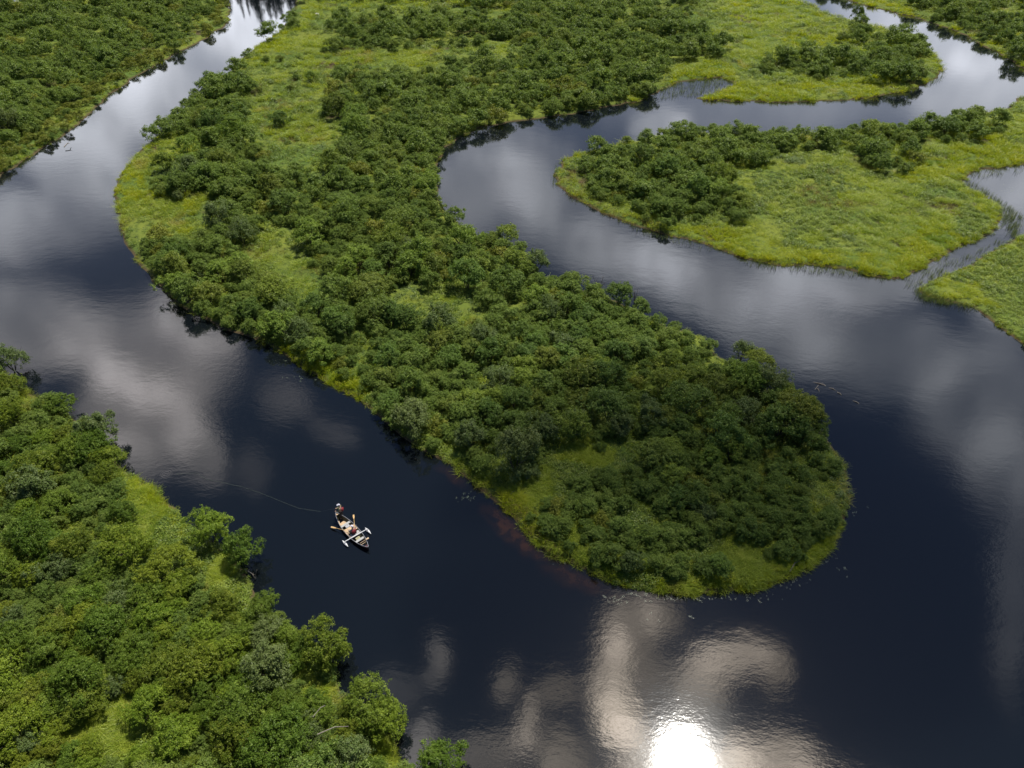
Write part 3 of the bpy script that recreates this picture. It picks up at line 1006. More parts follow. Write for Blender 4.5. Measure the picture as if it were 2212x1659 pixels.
def pad_mesh(name, seed, mat):
    r = np.random.default_rng(seed)
    V, Fc = [], []
    for i in range(7):
        c_ = r.uniform(-.45, .45, 2)
        rad = r.uniform(.05, .13)
        o_ = len(V)
        for k in range(8):
            a = k * 2 * math.pi / 8
            V.append((c_[0] + rad * math.cos(a), c_[1] + rad * math.sin(a) * .9, .012 + .004 * (i % 3)))
        Fc.append(tuple(range(o_, o_ + 8)))
    me = bpy.data.meshes.new(name)
    me.from_pydata(V, [], Fc)
    me.materials.append(mat)
    return me


PADS = [pad_mesh('lily_pads', i, M_PAD) for i in range(4)]
pp_ = []
PAD_SPOTS = [(1330, 1295, 25, 8, 22), (1005, 1078, 22, 10, 16), (1640, 1285, 28, 12, 14), (1820, 1230, 16, 16, 6), (2180, 410, 20, 10, 30), (2130, 450, 18, 10, 22), (2205, 480, 12, 30, 12), (1850, 1098, 14, 10, 5),
             (935, 985, 20, 6, 6), (650, 815, 30, 8, 8), (1500, 1293, 120, 5, 46), (1700, 1262, 60, 14, 12), (1395, 1283, 50, 5, 20), (1215, 1215, 25, 5, 6), (600, 782, 20, 8, 5), (1440, 1335, 60, 14, 5), (1780, 1215, 20, 10, 6)]
for (u, v, du, dv, cnt) in PAD_SPOTS:
    for _ in range(cnt):
        a, b = rng.normal(0, 1, 2)
        x, y, _z = at(u + a * du * .6, v + b * dv * .6)
        pp_.append((x, y, 0))
pp_ = np.array(pp_)
dp = sdf_land(pp_[:, 0], pp_[:, 1])
pp_ = pp_[dp < -.1]
scatter('lily_pads', pp_, rng.uniform(0, 6.28, len(pp_)), rng.uniform(.08, .24, len(pp_)), rng.integers(0, 4, len(pp_)), PADS, 'small pale lily pads and scum on the water')

# ------------------------------------------------------------------ spruces beyond the top edge (they show as dark mirror images in the river)
def spruce_mesh(name, seed, H, R):
    r = np.random.default_rng(seed)
    Cs, Ns = [], []
    nl = 26
    for i in range(nl):
        t = i / nl
        z = H * (.10 + .90 * t)
        rr = R * (1 - t) ** .85 * r.uniform(.75, 1.1)
        nb = max(6, int(20 * (1 - t) + 5))
        for b in range(nb):
            a = r.uniform(0, 6.28)
            k = max(3, int(12 * rr / R))
            s = np.linspace(.15, 1, k)[:, None]
            d = np.array([math.cos(a), math.sin(a), 0])
            c_ = d * s * rr + np.array([0, 0, z]) + np.array([0, 0, -.35]) * s * rr * .5 + r.normal(0, .12, (k, 3))
            Cs.append(c_)
            Ns.append(np.array([0, 0, 1]) + d * .4 + r.normal(0, .4, (k, 3)))
    C, N = np.concatenate(Cs), np.concatenate(Ns)
    V, Fi = leaf_quads(C, N, r.uniform(.6, 1.0, len(C)), r, .7)
    return mesh_from(name, V, Fi, M_SPRUCE)


SPR = [(spruce_mesh('spruce_crown', i, 20, 4.6), tubes_mesh('spruce_trunk', [([(0, 0, -.3), (0, 0, 10), (0, 0, 19.5)], [.25, .15, .04])], M_BARK, 7)) for i in range(4)]
SP_LIST = []
for (u, tip_v, dist, kk) in [(571, 74, 290, 1.0), (528, 40, 300, .55), (540, 34, 296, .6), (558, 32, 305, 1.1), (598, 42, 292, 1.0), (613, 46, 287, .7), (586, 42, 300, 1.1), (648, 56, 283, 1.1), (500, 30, 300, 1.0), (480, 30, 310, .9), (630, 30, 300, 1.0), (605, 30, 300, 1.2),
                             (8, 18, 300, 1), (30, 10, 305, .9), (-40, 22, 300, 1), (545, 12, 305, 1), (515, 10, 302, 1)]:
    d = ray(u, tip_v)
    k = dist / d[1]
    x, h = d[0] * k, -d[2] * k - CAM_H
    SP_LIST.append((x, dist, h, kk))
for j, (x, y, h, kk) in enumerate(SP_LIST):
    cm, tm = SPR[j % 4]
    e = bpy.data.objects.new('spruce_tree', None)
    COL.objects.link(e)
    e.location = (x, y, .2)
    e.rotation_euler = (0, 0, j * 1.7)
    e.scale = (kk * 1.1, kk * 1.1, max(.2, h / 20))
    link('crown', cm, e)
    link('trunk', tm, e)
    tag(e, f'dark spruce mirrored in the far channel, spike number {word_n(j + 1)} of that row', 'tree', 'spruces beyond the far channel')

# ------------------------------------------------------------------ the small cloud whose shade lies on the tip of the peninsula
def cloud_at(name, px, dist, lumps, sigma, label):
    p0 = np.array(at(*px)) + sun_dir * dist
    bm_ = bmesh.new()
    for (c_, r_) in lumps:
        bmesh.ops.create_icosphere(bm_, subdivisions=3, radius=1, matrix=Matrix.Translation(c_) @ Matrix.Diagonal((*r_, 1)))
    me_ = bpy.data.meshes.new(name)
    bm_.to_mesh(me_)
    bm_.free()
    vm = bpy.data.materials.new(name)
    vm.use_nodes = True
    vm.node_tree.nodes.clear()
    vs = vm.node_tree.nodes.new('ShaderNodeVolumeScatter')
    vs.inputs['Density'].default_value = sigma
    vs.inputs['Anisotropy'].default_value = .55
    vo = vm.node_tree.nodes.new('ShaderNodeOutputMaterial')
    vm.node_tree.links.new(vs.outputs[0], vo.inputs['Volume'])
    me_.materials.append(vm)
    o_ = link(name, me_, loc=tuple(p0))
    tag(o_, label, kind='structure')


cloud_at('cloud', (1590, 1110), 420, [((0, 0, 0), (27, 21, 8)), ((-16, -10, -1), (13, 10, 4))], .115, 'small white cloud above the river bend')

# ------------------------------------------------------------------ dead shrubs and snags
def snag_mesh(name, seed, H, n_, spread, mat, rad=.035):
    r = random.Random(seed)
    T = []
    for i in range(n_):
        a = r.uniform(0, 6.28)
        e = spread * r.uniform(.3, 1)
        h = H * r.uniform(.6, 1)
        p0 = Vector((.05 * math.cos(a), .05 * math.sin(a), -.1))
        p1 = Vector((e * .4 * math.cos(a), e * .4 * math.sin(a), h * .5))
        p2 = Vector((e * math.cos(a + .3), e * math.sin(a + .3), h))
        T.append(([p0, p1, p2], [rad, rad * .6, rad * .2]))
        for k in range(4):
            t = r.uniform(.3, .95)
            b0 = p1.lerp(p2, t)
            b1 = b0 + Vector((r.uniform(-.5, .5), r.uniform(-.5, .5), r.uniform(.2, .7))) * (H * .28)
            T.append(([b0, b0.lerp(b1, .5) + Vector((0, 0, .04)), b1], [rad * .45, rad * .3, rad * .12]))
    return tubes_mesh(name, T, mat, 4)


M_SNAG = plain('bare_twigs', (0.16, 0.12, 0.10), 0.9)
for (u, v, H, n_, sp2, mat, lab) in [
        (1690, 868, 2.6, 6, 1.0, M_SNAG, "bare leafless shrub at the peninsula's outer water's edge, beside the open gap"),
        (790, 1520, 2.2, 5, .8, M_DEADWOOD, 'bare grey shrub by the near bank thicket, beside the brown gap'),
        (1370, 655, 2.0, 5, .7, M_SNAG, "thin bare twigs rising over the peninsula's outer edge, closer to its narrow end"),
        (1290, 632, 2.2, 6, .9, M_SNAG, "cluster of bare dark twigs along the peninsula's outer edge"),
        (1600, 775, 2.4, 4, .5, M_SNAG, "slim bare stems beside the tall bush on the peninsula's outer edge"),
        (1765, 915, 1.9, 5, .6, M_SNAG, "low bare twigs just before the peninsula's bulging bush"),
        (552, 1250, 1.1, 3, .9, M_DEADWOOD, 'pale broken branch leaning over water under the near bank bush'),
        (970, 22, 5.5, 3, .7, M_DEADWOOD, 'tall dead grey stem standing in the far thicket'),
        (1118, 18, 5.0, 2, .5, M_DEADWOOD, 'second tall dead stem in the far thicket, nearer the meadow river bend')]:
    x, y, _ = at(u, v)
    o = link('dead_shrub', snag_mesh('dead_shrub', int(u), H, n_, sp2, mat), loc=(x, y, .1))
    tag(o, lab, 'dead shrub', 'bare dead shrubs')

# fallen branches lying on the shore and in the water
for (a, b, rad, lab) in [((1704, 1240), (1716, 1218), .03, 'pale bent stick lying on the sedge at the tip of the peninsula'),
                         ((700, 1622), (765, 1605), .035, 'grey fallen branch lying in the near bank thicket'),
                         ((690, 1585), (715, 1560), .03, 'short pale branch poking from the near bank leaves'),
                         ((140, 322), (152, 314), .09, 'pale log half sunk beside the far bank'),
                         ((1100, 1078), (1108, 1070), .02, 'thin twig at the sandy shore of the peninsula')]:
    p0, p1 = Vector(at(*a)), Vector(at(*b))
    mid = (p0 + p1) / 2 + Vector((.12, .1, .25))
    z0 = 2.4 if a[1] > 1500 and a[0] < 900 else .35
    for p_ in (p0, p1, mid):
        p_.z += z0
    o = link('fallen_branch', tubes_mesh('fallen_branch', [([p0, mid, p1], [rad, rad * .8, rad * .4]), ([mid, mid + (p1 - p0) * .3 + Vector((.15, -.2, .2))], [rad * .6, rad * .2])], M_DEADWOOD))
    tag(o, lab, 'branch', 'fallen branches')

# floating log line off the outer bank
P0 = Vector(at(1770, 838))
segs = [((1757, 826), (1784, 834), .10), ((1763, 838), (1770, 846), .09), ((1790, 838), (1806, 844), .09), ((1808, 848), (1818, 854), .11), ((1842, 866), (1856, 873), .11)]
T = []
for a, b, rd_ in segs:
    A_, B_ = Vector(at(*a)), Vector(at(*b))
    M_ = (A_ + B_) / 2 + Vector((.06, .05, 0))
    for q_ in (A_, B_, M_):
        q_.z = .0
    M_.z = .04
    T.append(([A_, M_, B_], [rd_ * .35, rd_ * .6, rd_ * .25]))
for (a, b) in (((1784, 834), (1775, 827)), ((1768, 832), (1760, 842)), ((1812, 850), (1808, 845))):
    A_, B_ = Vector(at(*a)), Vector(at(*b))
    T.append(([A_, B_], [.035, .02]))
o = link('sunken_log', tubes_mesh('sunken_log', T, plain('wet_wood', (0.17, 0.145, 0.11), 0.6, vary=.3), 7))
tag(o, 'weathered log mostly sunk in the river, its knots breaking the surface', 'log')

# white bird on the far bushes, pale stone by the bend
def blob(name, parts, mat, sub=2):
    bm_ = bmesh.new()
    for (c_, r_) in parts:
        m_ = Matrix.Translation(c_) @ Matrix.Diagonal((*r_, 1))
        bmesh.ops.create_icosphere(bm_, subdivisions=sub, radius=1, matrix=m_)
    me_ = bpy.data.meshes.new(name)
    bm_.to_mesh(me_)
    bm_.free()
    for p_ in me_.polygons:
        p_.use_smooth = True
    me_.materials.append(mat)
    return me_


x, y, _ = at(685, 31, .6)
o = link('boulder', blob('boulder', [((0, 0, .15), (.62, .5, .42)), ((.35, -.12, .05), (.35, .3, .25)), ((-.2, .2, .1), (.4, .35, .3))], M_FLOWER), loc=(x, y, .4))
tag(o, 'white rounded boulder among low bushes by the far channel', 'boulder')
x, y, _ = at(1785, 49, .3)
o = link('boulder', blob('boulder', [((0, 0, .1), (.28, .22, .2)), ((.16, -.05, 0), (.2, .16, .12))], M_FLOWER), loc=(x, y, .3))
tag(o, 'tiny pale stone on the grass beside the far river bend', 'boulder')

# ------------------------------------------------------------------ canoe
ZB = .42
bow, stern = at((760 + 550 / 9.215) / 1.1302, (1200 + 480 / 9.215) / 1.1302, ZB), at((760 + 1280 / 9.215) / 1.1302, (1200 + 1260 / 9.215) / 1.1302, ZB)
v_ = bow - stern
CL = float(np.linalg.norm(v_[:2]))
print('canoe length', CL)
cc = (bow + stern) / 2
cang = math.atan2(v_[1], v_[0])
canoe = bpy.data.objects.new('canoe', None)
COL.objects.link(canoe)
canoe.location = (cc[0], cc[1], 0)
canoe.rotation_euler = (0, 0, cang)
tag(canoe, 'long maroon canoe with tan interior and white outrigger floats on dark water', 'canoe')
HB = .52     # half beam
HL = CL / 2


def hb(t):          # half beam at t in -1..1
    return HB * max(0.0, 1 - abs(t) ** 2.1) ** .85 + .012


def sheer(t):
    return .32 + .16 * abs(t) ** 3


def hull(name, inset, z_lift, mat, flip=False):
    V, Fc = [], []
    NS, NP = 33, 9
    for i in range(NS):
        t = -1 + 2 * i / (NS - 1)
        b_ = max(.004, hb(t) - inset)
        zt = sheer(t)
        zb = -.10 + z_lift + .12 * abs(t) ** 4
        for j in range(NP):
            a = -1 + 2 * j / (NP - 1)
            w_ = math.copysign(abs(a) ** .62, a)
            z_ = zb + (zt - zb) * abs(a) ** 2.6
            V.append((t * (HL - inset * 1.2), b_ * w_, z_))
    for i in range(NS - 1):
        for j in range(NP - 1):
            k = i * NP + j
            f = (k, k + 1, k + NP + 1, k + NP)
            Fc.append(f if flip else f[::-1])
    me_ = bpy.data.meshes.new(name)
    me_.from_pydata(V, [], Fc)
    for p_ in me_.polygons:
        p_.use_smooth = True
    me_.materials.append(mat)
    return me_


def box_bm(bm_, c_, s_, rot=0.0, tilt=0.0):
    m_ = Matrix.Translation(c_) @ Matrix.Rotation(rot, 4, 'Z') @ Matrix.Rotation(tilt, 4, 'X') @ Matrix.Diagonal((s_[0], s_[1], s_[2], 1))
    bmesh.ops.create_cube(bm_, size=1, matrix=m_)


def boxes(name, items, mat, bevel=.008):
    bm_ = bmesh.new()
    for it in items:
        box_bm(bm_, *it)
    if bevel:
        bmesh.ops.bevel(bm_, geom=bm_.edges[:], offset=bevel, segments=2, affect='EDGES')
    me_ = bpy.data.meshes.new(name)
    bm_.to_mesh(me_)
    bm_.free()
    me_.materials.append(mat)
    return me_


link('hull', hull('hull', 0, 0, M_MAROON), canoe)
link('inner_hull', hull('inner_hull', .022, .03, M_OLIVE, True), canoe)
for sgn in (1, -1):
    path = [(t * HL, sgn * (hb(t) + .004), sheer(t) + .012) for t in np.linspace(-1, 1, 25)]
    link('gunwale', tubes_mesh('gunwale', [(path, [.020] * 25)], M_ALU, 6), canoe)
X = lambda s: HL - s * CL            # fraction from the bow
def plate(s0, s1, z, mat, name, k=.93):
    V, Fc = [], []
    NS = 10
    for lev in (0, -.02):
        for i in range(NS):
            s = s0 + (s1 - s0) * i / (NS - 1)
            t = X(s) / HL
            for sg in (-1, 1):
                V.append((X(s), sg * hb(t) * k, z + lev))
    for lev in (0, 1):
        for i in range(NS - 1):
            a = lev * NS * 2 + i * 2
            Fc.append((a, a + 1, a + 3, a + 2))
    for i in range(NS - 1):
        for sg in (0, 1):
            a = i * 2 + sg
            Fc.append((a, a + 2, a + 2 + NS * 2, a + NS * 2))
    Fc += [(0, 1, 1 + NS * 2, NS * 2), (NS * 2 - 2, NS * 2 - 1, NS * 4 - 1, NS * 4 - 2)]
    me_ = bpy.data.meshes.new(name)
    me_.from_pydata(V, [], Fc)
    me_.materials.append(mat)
    link(name, me_, canoe)


plate(.0, .055, .40, M_TAN, 'deck')
plate(.93, 1.0, .40, M_MAROON, 'deck')
plate(.18, .275, .02, M_TAN, 'floor_board', .78)
plate(.40, .52, .30, M_TAN, 'rowing_bench', .97)
plate(.55, .60, .10, M_TAN, 'floor_board', .8)
link('side_panel', boxes('side_panel', [((X(.215), hb(X(.215) / HL) * .80, .16), (.62, .10, .20), -.22)], M_TAN), canoe)
link('side_panel', boxes('side_panel', [((X(.55), hb(X(.55) / HL) * .84, .24), (.52, .09, .16), 0)], M_TAN), canoe)
link('seat', boxes('seat', [((X(.305), 0, .26), (.22, hb(X(.305) / HL) * 1.9, .035))], M_GREYSEAT), canoe)
link('seat', boxes('seat', [((X(.745), 0, .26), (.22, hb(X(.745) / HL) * 1.9, .035))], M_GREYSEAT), canoe)
link('thwart', boxes('thwart', [((X(.86), 0, .33), (.05, hb(X(.86) / HL) * 1.95, .025))], M_TAN), canoe)
# oars in their locks, outrigger boom with two floats
def oar(name, base, tip, mat, blade=True, parent=canoe):
    base, tip = Vector(base), Vector(tip)
    d = (tip - base).normalized()
    e = tubes_mesh(name, [([base, base.lerp(tip, .72), tip], [.021, .019, .015])], mat, 8)
    o = link(name, e, parent)
    if blade:
        side = d.cross(Vector((0, 0, 1))).normalized()
        c0, c1 = base.lerp(tip, .66), tip
        V = []
        for t, w_ in ((0, .02), (.25, .06), (.6, .075), (.92, .07), (1, .045)):
            c_ = c0.lerp(c1, t)
            for dz_ in (.008, -.008):
                V += [c_ - side * w_ + Vector((0, 0, dz_)), c_ + side * w_ + Vector((0, 0, dz_))]
        Fc = []
        for i in range(4):
            a = i * 4
            Fc += [(a, a + 1, a + 5, a + 4), (a + 3, a + 2, a + 6, a + 7), (a, a + 4, a + 6, a + 2), (a + 1, a + 3, a + 7, a + 5)]
        Fc += [(0, 2, 3, 1), (16, 17, 19, 18)]
        me_ = bpy.data.meshes.new('oar_blade')
        me_.from_pydata(V, [], Fc)
        me_.materials.append(mat)
        link('oar_blade', me_, o)
    return o


def to_local(u9, v9, z):
    p_ = Vector(at((760 + u9 / 9.215) / 1.1302, (1200 + v9 / 9.215) / 1.1302, z))
    return canoe_m @ p_


canoe_m = (Matrix.Translation((cc[0], cc[1], 0)) @ Matrix.Rotation(cang, 4, 'Z')).inverted()
LO0, LO1 = to_local(800, 885, .45), to_local(442, 795, .18)
RO0, RO1 = to_local(975, 805, .45), to_local(950, 522, .18)
oar('oar', LO0, LO1, M_OAR)
oar('oar', RO0, RO1, M_OAR)
oar('paddle', to_local(1095, 1165, .50), to_local(1292, 1040, .52), M_TAN)
for s_ in (1, -1):
    link('oarlock', tubes_mesh('oarlock', [([(X(.47), s_ * (hb(X(.47) / HL)), .33), (X(.47), s_ * (hb(X(.47) / HL) + .03), .47)], [.014, .02])], M_ALU, 6), canoe)
FLa, FLb = to_local(765, 1178, .10), to_local(1277, 888, .10)
BMa, BMb = FLa + Vector((0, 0, .30)), FLb + Vector((0, 0, .30))
link('outrigger_boom', tubes_mesh('outrigger_boom', [([BMa, BMa.lerp(BMb, .3), BMa.lerp(BMb, .7), BMb], [.028, .034, .034, .028]), ([BMa, FLa], [.025, .025]), ([BMb, FLb], [.025, .025])], M_WHITE, 8), canoe)
link('boom_sleeve', tubes_mesh('boom_sleeve', [([BMa.lerp(BMb, .27), BMa.lerp(BMb, .73)], [.05, .05])], M_WHITE, 8), canoe)
for c_ in (FLa, FLb):
    T = [(c_ + Vector((t, 0, .04 - .05 * abs(t) * 0)), max(.012, .105 * (1 - (abs(t) / .46) ** 1.7))) for t in np.linspace(-.45, .45, 15)]
    link('outrigger_float', tubes_mesh('outrigger_float', [([a for a, b in T], [b for a, b in T])], M_WHITE, 10), canoe)


def world_of(loc, z):
    p_ = canoe_m.inverted() @ Vector((loc[0], loc[1], 0))
    return (p_.x, p_.y, z)


# gear lying in the canoe: things of their own
def gear(name, x_, y_, z_, size, mat, lab, cat, lid=None, rot=0.0):
    e = bpy.data.objects.new(name, None)
    COL.objects.link(e)
    e.location = world_of((x_, y_), z_)
    e.rotation_euler = (0, 0, cang + rot)
    link('body', boxes(name, [((0, 0, size[2] / 2), size)], mat, .02), e)
    link('lid', boxes(name + '_lid', [((0, 0, size[2] + .015), (size[0] * 1.04, size[1] * 1.04, .03))], lid or mat, .01), e)
    link('handle', tubes_mesh('handle', [([(0, -size[1] * .25, size[2] + .03), (0, -size[1] * .2, size[2] + .06), (0, size[1] * .2, size[2] + .06), (0, size[1] * .25, size[2] + .03)], [.008] * 4)], M_BLACK, 5), e)
    tag(e, lab, cat)


gear('cooler', X(.355), -.03, -.02, (.26, .34, .24), M_GREYSEAT, 'pale grey cooler box behind the front seat of the canoe', 'cooler', plain('grey_lid', (.46, .46, .47), .6))
gear('tackle_box', X(.69), .02, -.02, (.26, .36, .22), M_OLIVE, 'olive tackle box between the outrigger boom and the rear seat', 'tackle box', plain('faded_olive', (.38, .36, .2), .6))

# ------------------------------------------------------------------ people
def person(name, joints, bones, parent_loc, rot, parts, lab):
    e = bpy.data.objects.new(name, None)
    COL.objects.link(e)
    e.location = parent_loc
    e.rotation_euler = (0, 0, rot)
    tag(e, lab, 'person')

    def skin(nm, names, bones_, grow, mat, root):
        idx_ = {k: i for i, k in enumerate(names)}
        me_ = bpy.data.meshes.new(nm)
        me_.from_pydata([joints[k][0] for k in names], [(idx_[a], idx_[b]) for a, b in bones_ if a in idx_ and b in idx_], [])
        o = link(nm, me_, e)
        sm = o.modifiers.new('skin', 'SKIN')
        sv = me_.skin_vertices[0].data
        for k, i in idx_.items():
            rr = joints[k][1] + grow
            sv[i].radius = (rr, rr)
            sv[i].use_root = (k == root)
        ss = o.modifiers.new('sub', 'SUBSURF')
        ss.levels = ss.render_levels = 1
        me_.materials.append(mat)
        return o
    skin('body', list(joints), bones, 0, M_SKIN, 'hip')
    for (nm, names, grow, mat, root) in parts:
        skin(nm, names, bones, grow, mat, root)
    return e


def hand_joints(J, Bn, key, wrist, d, side_):
    """palm plus five bent fingers curled towards what is held"""
    wv, d = Vector(wrist), Vector(d).normalized()
    s_ = d.cross(Vector((0, 0, 1)))
    s_ = s_.normalized() * side_
    dn = Vector((0, 0, -1))
    palm = wv + d * .055
    J[key + 'palm'] = (tuple(palm), .026)
    Bn.append((key + 'wrist', key + 'palm'))
    for i, (ln, off) in enumerate(((.072, -.03), (.082, -.01), (.076, .012), (.060, .032))):
        b0 = palm + d * .03 + s_ * off
        b1 = b0 + d * ln * .5 + dn * ln * .25
        b2 = b1 + dn * ln * .5 - d * ln * .15
        for k, (p_, r_) in enumerate(((b0, .010), (b1, .009), (b2, .008))):
            J[f'{key}f{i}{k}'] = (tuple(p_), r_)
        Bn += [(key + 'palm', f'{key}f{i}0'), (f'{key}f{i}0', f'{key}f{i}1'), (f'{key}f{i}1', f'{key}f{i}2')]
    t0 = palm - d * .02 - s_ * .035
    t1 = t0 + d * .03 - s_ * .012 + dn * .02
    J[key + 't0'], J[key + 't1'] = (tuple(t0), .011), (tuple(t1), .009)
    Bn += [(key + 'palm', key + 't0'), (key + 't0', key + 't1')]


def head_parts(e, c_, face, cap=True):
    face = Vector(face).normalized()
    c_ = Vector(c_)
    rz_ = math.atan2(face.y, face.x)
    bm_ = bmesh.new()
    bmesh.ops.create_uvsphere(bm_, u_segments=16, v_segments=8, radius=1, matrix=Matrix.Translation(c_ + Vector((0, 0, .045))) @ Matrix.Rotation(rz_, 4, 'Z') @ Matrix.Diagonal((.115, .098, .095, 1)))
    for v in list(bm_.verts):
        if v.co.z < c_.z + .035:
            v.co.z = c_.z + .035
    me_ = bpy.data.meshes.new('cap')
    bm_.to_mesh(me_)
    bm_.free()
    me_.materials.append(M_CAP)
    cap_o = link('cap', me_, e)
    V = []
    for lev in (0, -.008):
        for k in range(9):
            a = rz_ + (k / 8 - .5) * 2.2
            V.append((c_.x + .10 * math.cos(a), c_.y + .09 * math.sin(a), c_.z + .045 + lev))
        for k in range(9):
            a = rz_ + (k / 8 - .5) * 2.2
            rr = .10 + .085 * math.cos((k / 8 - .5) * 2.6)
            V.append((c_.x + rr * math.cos(a), c_.y + rr * math.sin(a), c_.z + .032 + lev))
    Fc = []
    for lev in (0, 18):
        Fc += [(lev + k, lev + k + 1, lev + k + 10, lev + k + 9) for k in range(8)]
    Fc += [(9 + k, 10 + k, 28 + k, 27 + k) for k in range(8)]
    mb = bpy.data.meshes.new('brim')
    mb.from_pydata(V, [], Fc)
    mb.materials.append(M_CAP)
    link('brim', mb, cap_o)
    Z = Matrix.Translation(c_) @ Matrix.Rotation(rz_, 4, 'Z')
    pt = lambda a, b, z: tuple(Z @ Vector((a, b, z)))
    link('hair', blob('hair', [(pt(-.035, 0, .0), (.075, .085, .075))], M_HAIR), e)
    link('nose', blob('nose', [(pt(.098, 0, -.015), (.018, .013, .020))], M_SKIN, 1), e)
    for s_ in (1, -1):
        link('eye', blob('eye', [(pt(.088, s_ * .033, .008), (.010, .013, .008))], M_BLACK, 1), e)
        link('ear', blob('ear', [(pt(.0, s_ * .082, -.01), (.022, .010, .032))], M_SKIN, 1), e)
    link('mouth', blob('mouth', [(pt(.090, 0, -.055), (.008, .026, .007))], M_RED, 1), e)


# standing angler at the bow, facing the side where the line goes (local +x towards the bow)
J = {'hip': ((0, 0, .88), .13), 'waist': ((.01, 0, 1.06), .125), 'chest': ((.02, 0, 1.28), .145), 'neck': ((.03, 0, 1.47), .06), 'head0': ((.045, 0, 1.56), .078), 'head1': ((.05, 0, 1.65), .082),
     'ls': ((.01, .19, 1.38), .062), 'le': ((.08, .27, 1.12), .048), 'lwrist': ((.34, .17, .98), .032), 'rs': ((.01, -.19, 1.38), .062), 're': ((.10, -.26, 1.12), .048), 'rwrist': ((.38, -.14, 1.02), .032),
     'lh': ((0, .10, .82), .10), 'lk': ((.05, .15, .46), .072), 'la': ((0, .16, .09), .048), 'lf': ((.15, .18, .035), .04), 'rh': ((0, -.10, .82), .10), 'rk': ((.04, -.15, .46), .072), 'ra': ((-.02, -.16, .09), .048), 'rf': ((.13, -.18, .035), .04)}
Bn = [('hip', 'waist'), ('waist', 'chest'), ('chest', 'neck'), ('neck', 'head0'), ('head0', 'head1'), ('chest', 'ls'), ('ls', 'le'), ('le', 'lwrist'), ('chest', 'rs'), ('rs', 're'), ('re', 'rwrist'),
      ('hip', 'lh'), ('lh', 'lk'), ('lk', 'la'), ('la', 'lf'), ('hip', 'rh'), ('rh', 'rk'), ('rk', 'ra'), ('ra', 'rf')]
hand_joints(J, Bn, 'l', (.34, .17, .98), (.9, -.3, .1), 1)
hand_joints(J, Bn, 'r', (.38, -.14, 1.02), (.9, .2, .1), -1)
shirt = ['waist', 'chest', 'ls', 'le', 'lwrist', 'rs', 're', 'rwrist']
trous = ['hip', 'lh', 'lk', 'la', 'rh', 'rk', 'ra']
feet = to_local(700, 590, .03)
face_w = Vector((-1, .12, 0))
rot1 = math.atan2(face_w.y, face_w.x)
p1 = person('person', J, Bn, (*world_of(feet, 0)[:2], .03), rot1, [('shirt', shirt, .014, M_SHIRT, 'chest'), ('trousers', trous, .014, M_TROUSER, 'hip')],
            'person standing in the bow casting, pale cap, olive shirt, red pack on the back')
head_parts(p1, (.055, 0, 1.63), (1, 0, 0))
link('back_pack', boxes('back_pack', [((-.185, -.02, 1.13), (.13, .30, .30))], M_RED, .04), p1)
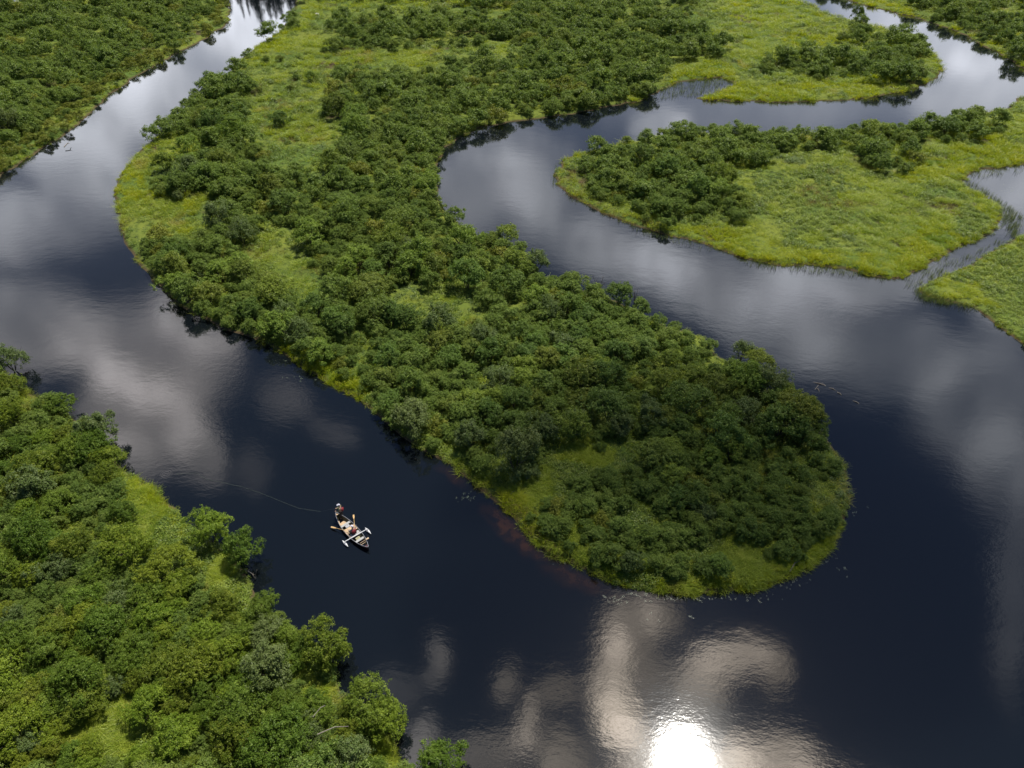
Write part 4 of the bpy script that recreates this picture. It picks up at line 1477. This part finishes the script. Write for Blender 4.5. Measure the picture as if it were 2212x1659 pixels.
# rod and line
R0 = Vector(p1.location) + Matrix.Rotation(rot1, 3, 'Z') @ Vector((.44, -.10, .99))
Rtip = Vector(at((760 + 530 / 9.215) / 1.1302 - 30, (1200 + 480 / 9.215) / 1.1302 - 3, .8))
rod = bpy.data.objects.new('fishing_rod', None)
COL.objects.link(rod)
rod.location = R0
dR = Rtip - R0
link('blank', tubes_mesh('rod_blank', [([dR * -.08, dR * .5 + Vector((0, 0, .05)), dR], [.012, .008, .004])], M_BLACK, 6), rod)
link('grip', tubes_mesh('rod_grip', [([dR * -.14, dR * .06], [.020, .018])], M_TAN, 6), rod)
link('reel', blob('rod_reel', [(tuple(dR * -.10 + Vector((0, 0, -.07))), (.05, .03, .05))], M_BLACK, 1), rod)
tag(rod, "slim black fishing rod in the standing person's hands, pointing over the water", 'fishing rod')
LP = [(672, 1102, .3), (645, 1098, .05), (600, 1080, .03), (560, 1064, .03), (520, 1051, .03), (480, 1042, .03), (448, 1036, .03), (434, 1029, .03), (428, 1022, .03), (400, 1023, .03), (380, 1024, .03)]
lp = [Rtip] + [Vector(at(u, v, z)) for u, v, z in LP]
link_l = link('fishing_line', tubes_mesh('fishing_line', [(lp, [.0055] * len(lp))], M_LINE, 5))
tag(link_l, 'thin pale fishing line curving across the dark water from the rod', 'fishing line')

# seated rower amidships
J2 = {'hip': ((0, 0, .10), .14), 'waist': ((.0, 0, .26), .13), 'chest': ((.04, 0, .48), .145), 'neck': ((.07, 0, .66), .06), 'head0': ((.09, 0, .74), .078), 'head1': ((.10, 0, .83), .082),
      'ls': ((.04, .19, .57), .062), 'le': ((.18, .28, .34), .048), 'lwrist': ((.40, .25, .30), .032), 'rs': ((.04, -.19, .57), .062), 're': ((.18, -.28, .34), .048), 'rwrist': ((.40, -.25, .30), .032),
      'lh': ((.06, .10, .08), .10), 'lk': ((.46, .16, .16), .072), 'la': ((.62, .15, -.20), .048), 'lf': ((.76, .15, -.24), .04), 'rh': ((.06, -.10, .08), .10), 'rk': ((.46, -.16, .16), .072), 'ra': ((.62, -.15, -.20), .048), 'rf': ((.76, -.15, -.24), .04)}
Bn2 = [b_ for b_ in Bn if not any(c in b_[0] or c in b_[1] for c in ('palm', 'f0', 'f1', 'f2', 'f3')) and not b_[1] in ('lt0', 'lt1', 'rt0', 'rt1')]
hand_joints(J2, Bn2, 'l', (.40, .25, .30), (.95, .05, 0), 1)
hand_joints(J2, Bn2, 'r', (.40, -.25, .30), (.95, -.05, 0), -1)
link('seat', boxes('seat', [((X(.575), 0, .22), (.30, hb(X(.575) / HL) * 1.8, .035))], M_GREYSEAT), canoe)
p2 = person('person', J2, Bn2, (*world_of((X(.575), 0), 0)[:2], .27), cang, [('shirt', shirt, .014, M_SHIRT2, 'chest'), ('trousers', trous, .014, M_TROUSER, 'hip')],
            'person seated amidships at the oars, pale cap, tan shirt, red life vest')
head_parts(p2, (.105, 0, .81), (1, 0, 0))
vest = boxes('life_vest', [((-.02, 0, .38), (.33, .36, .36))], M_RED, .05)
link('life_vest', vest, p2)
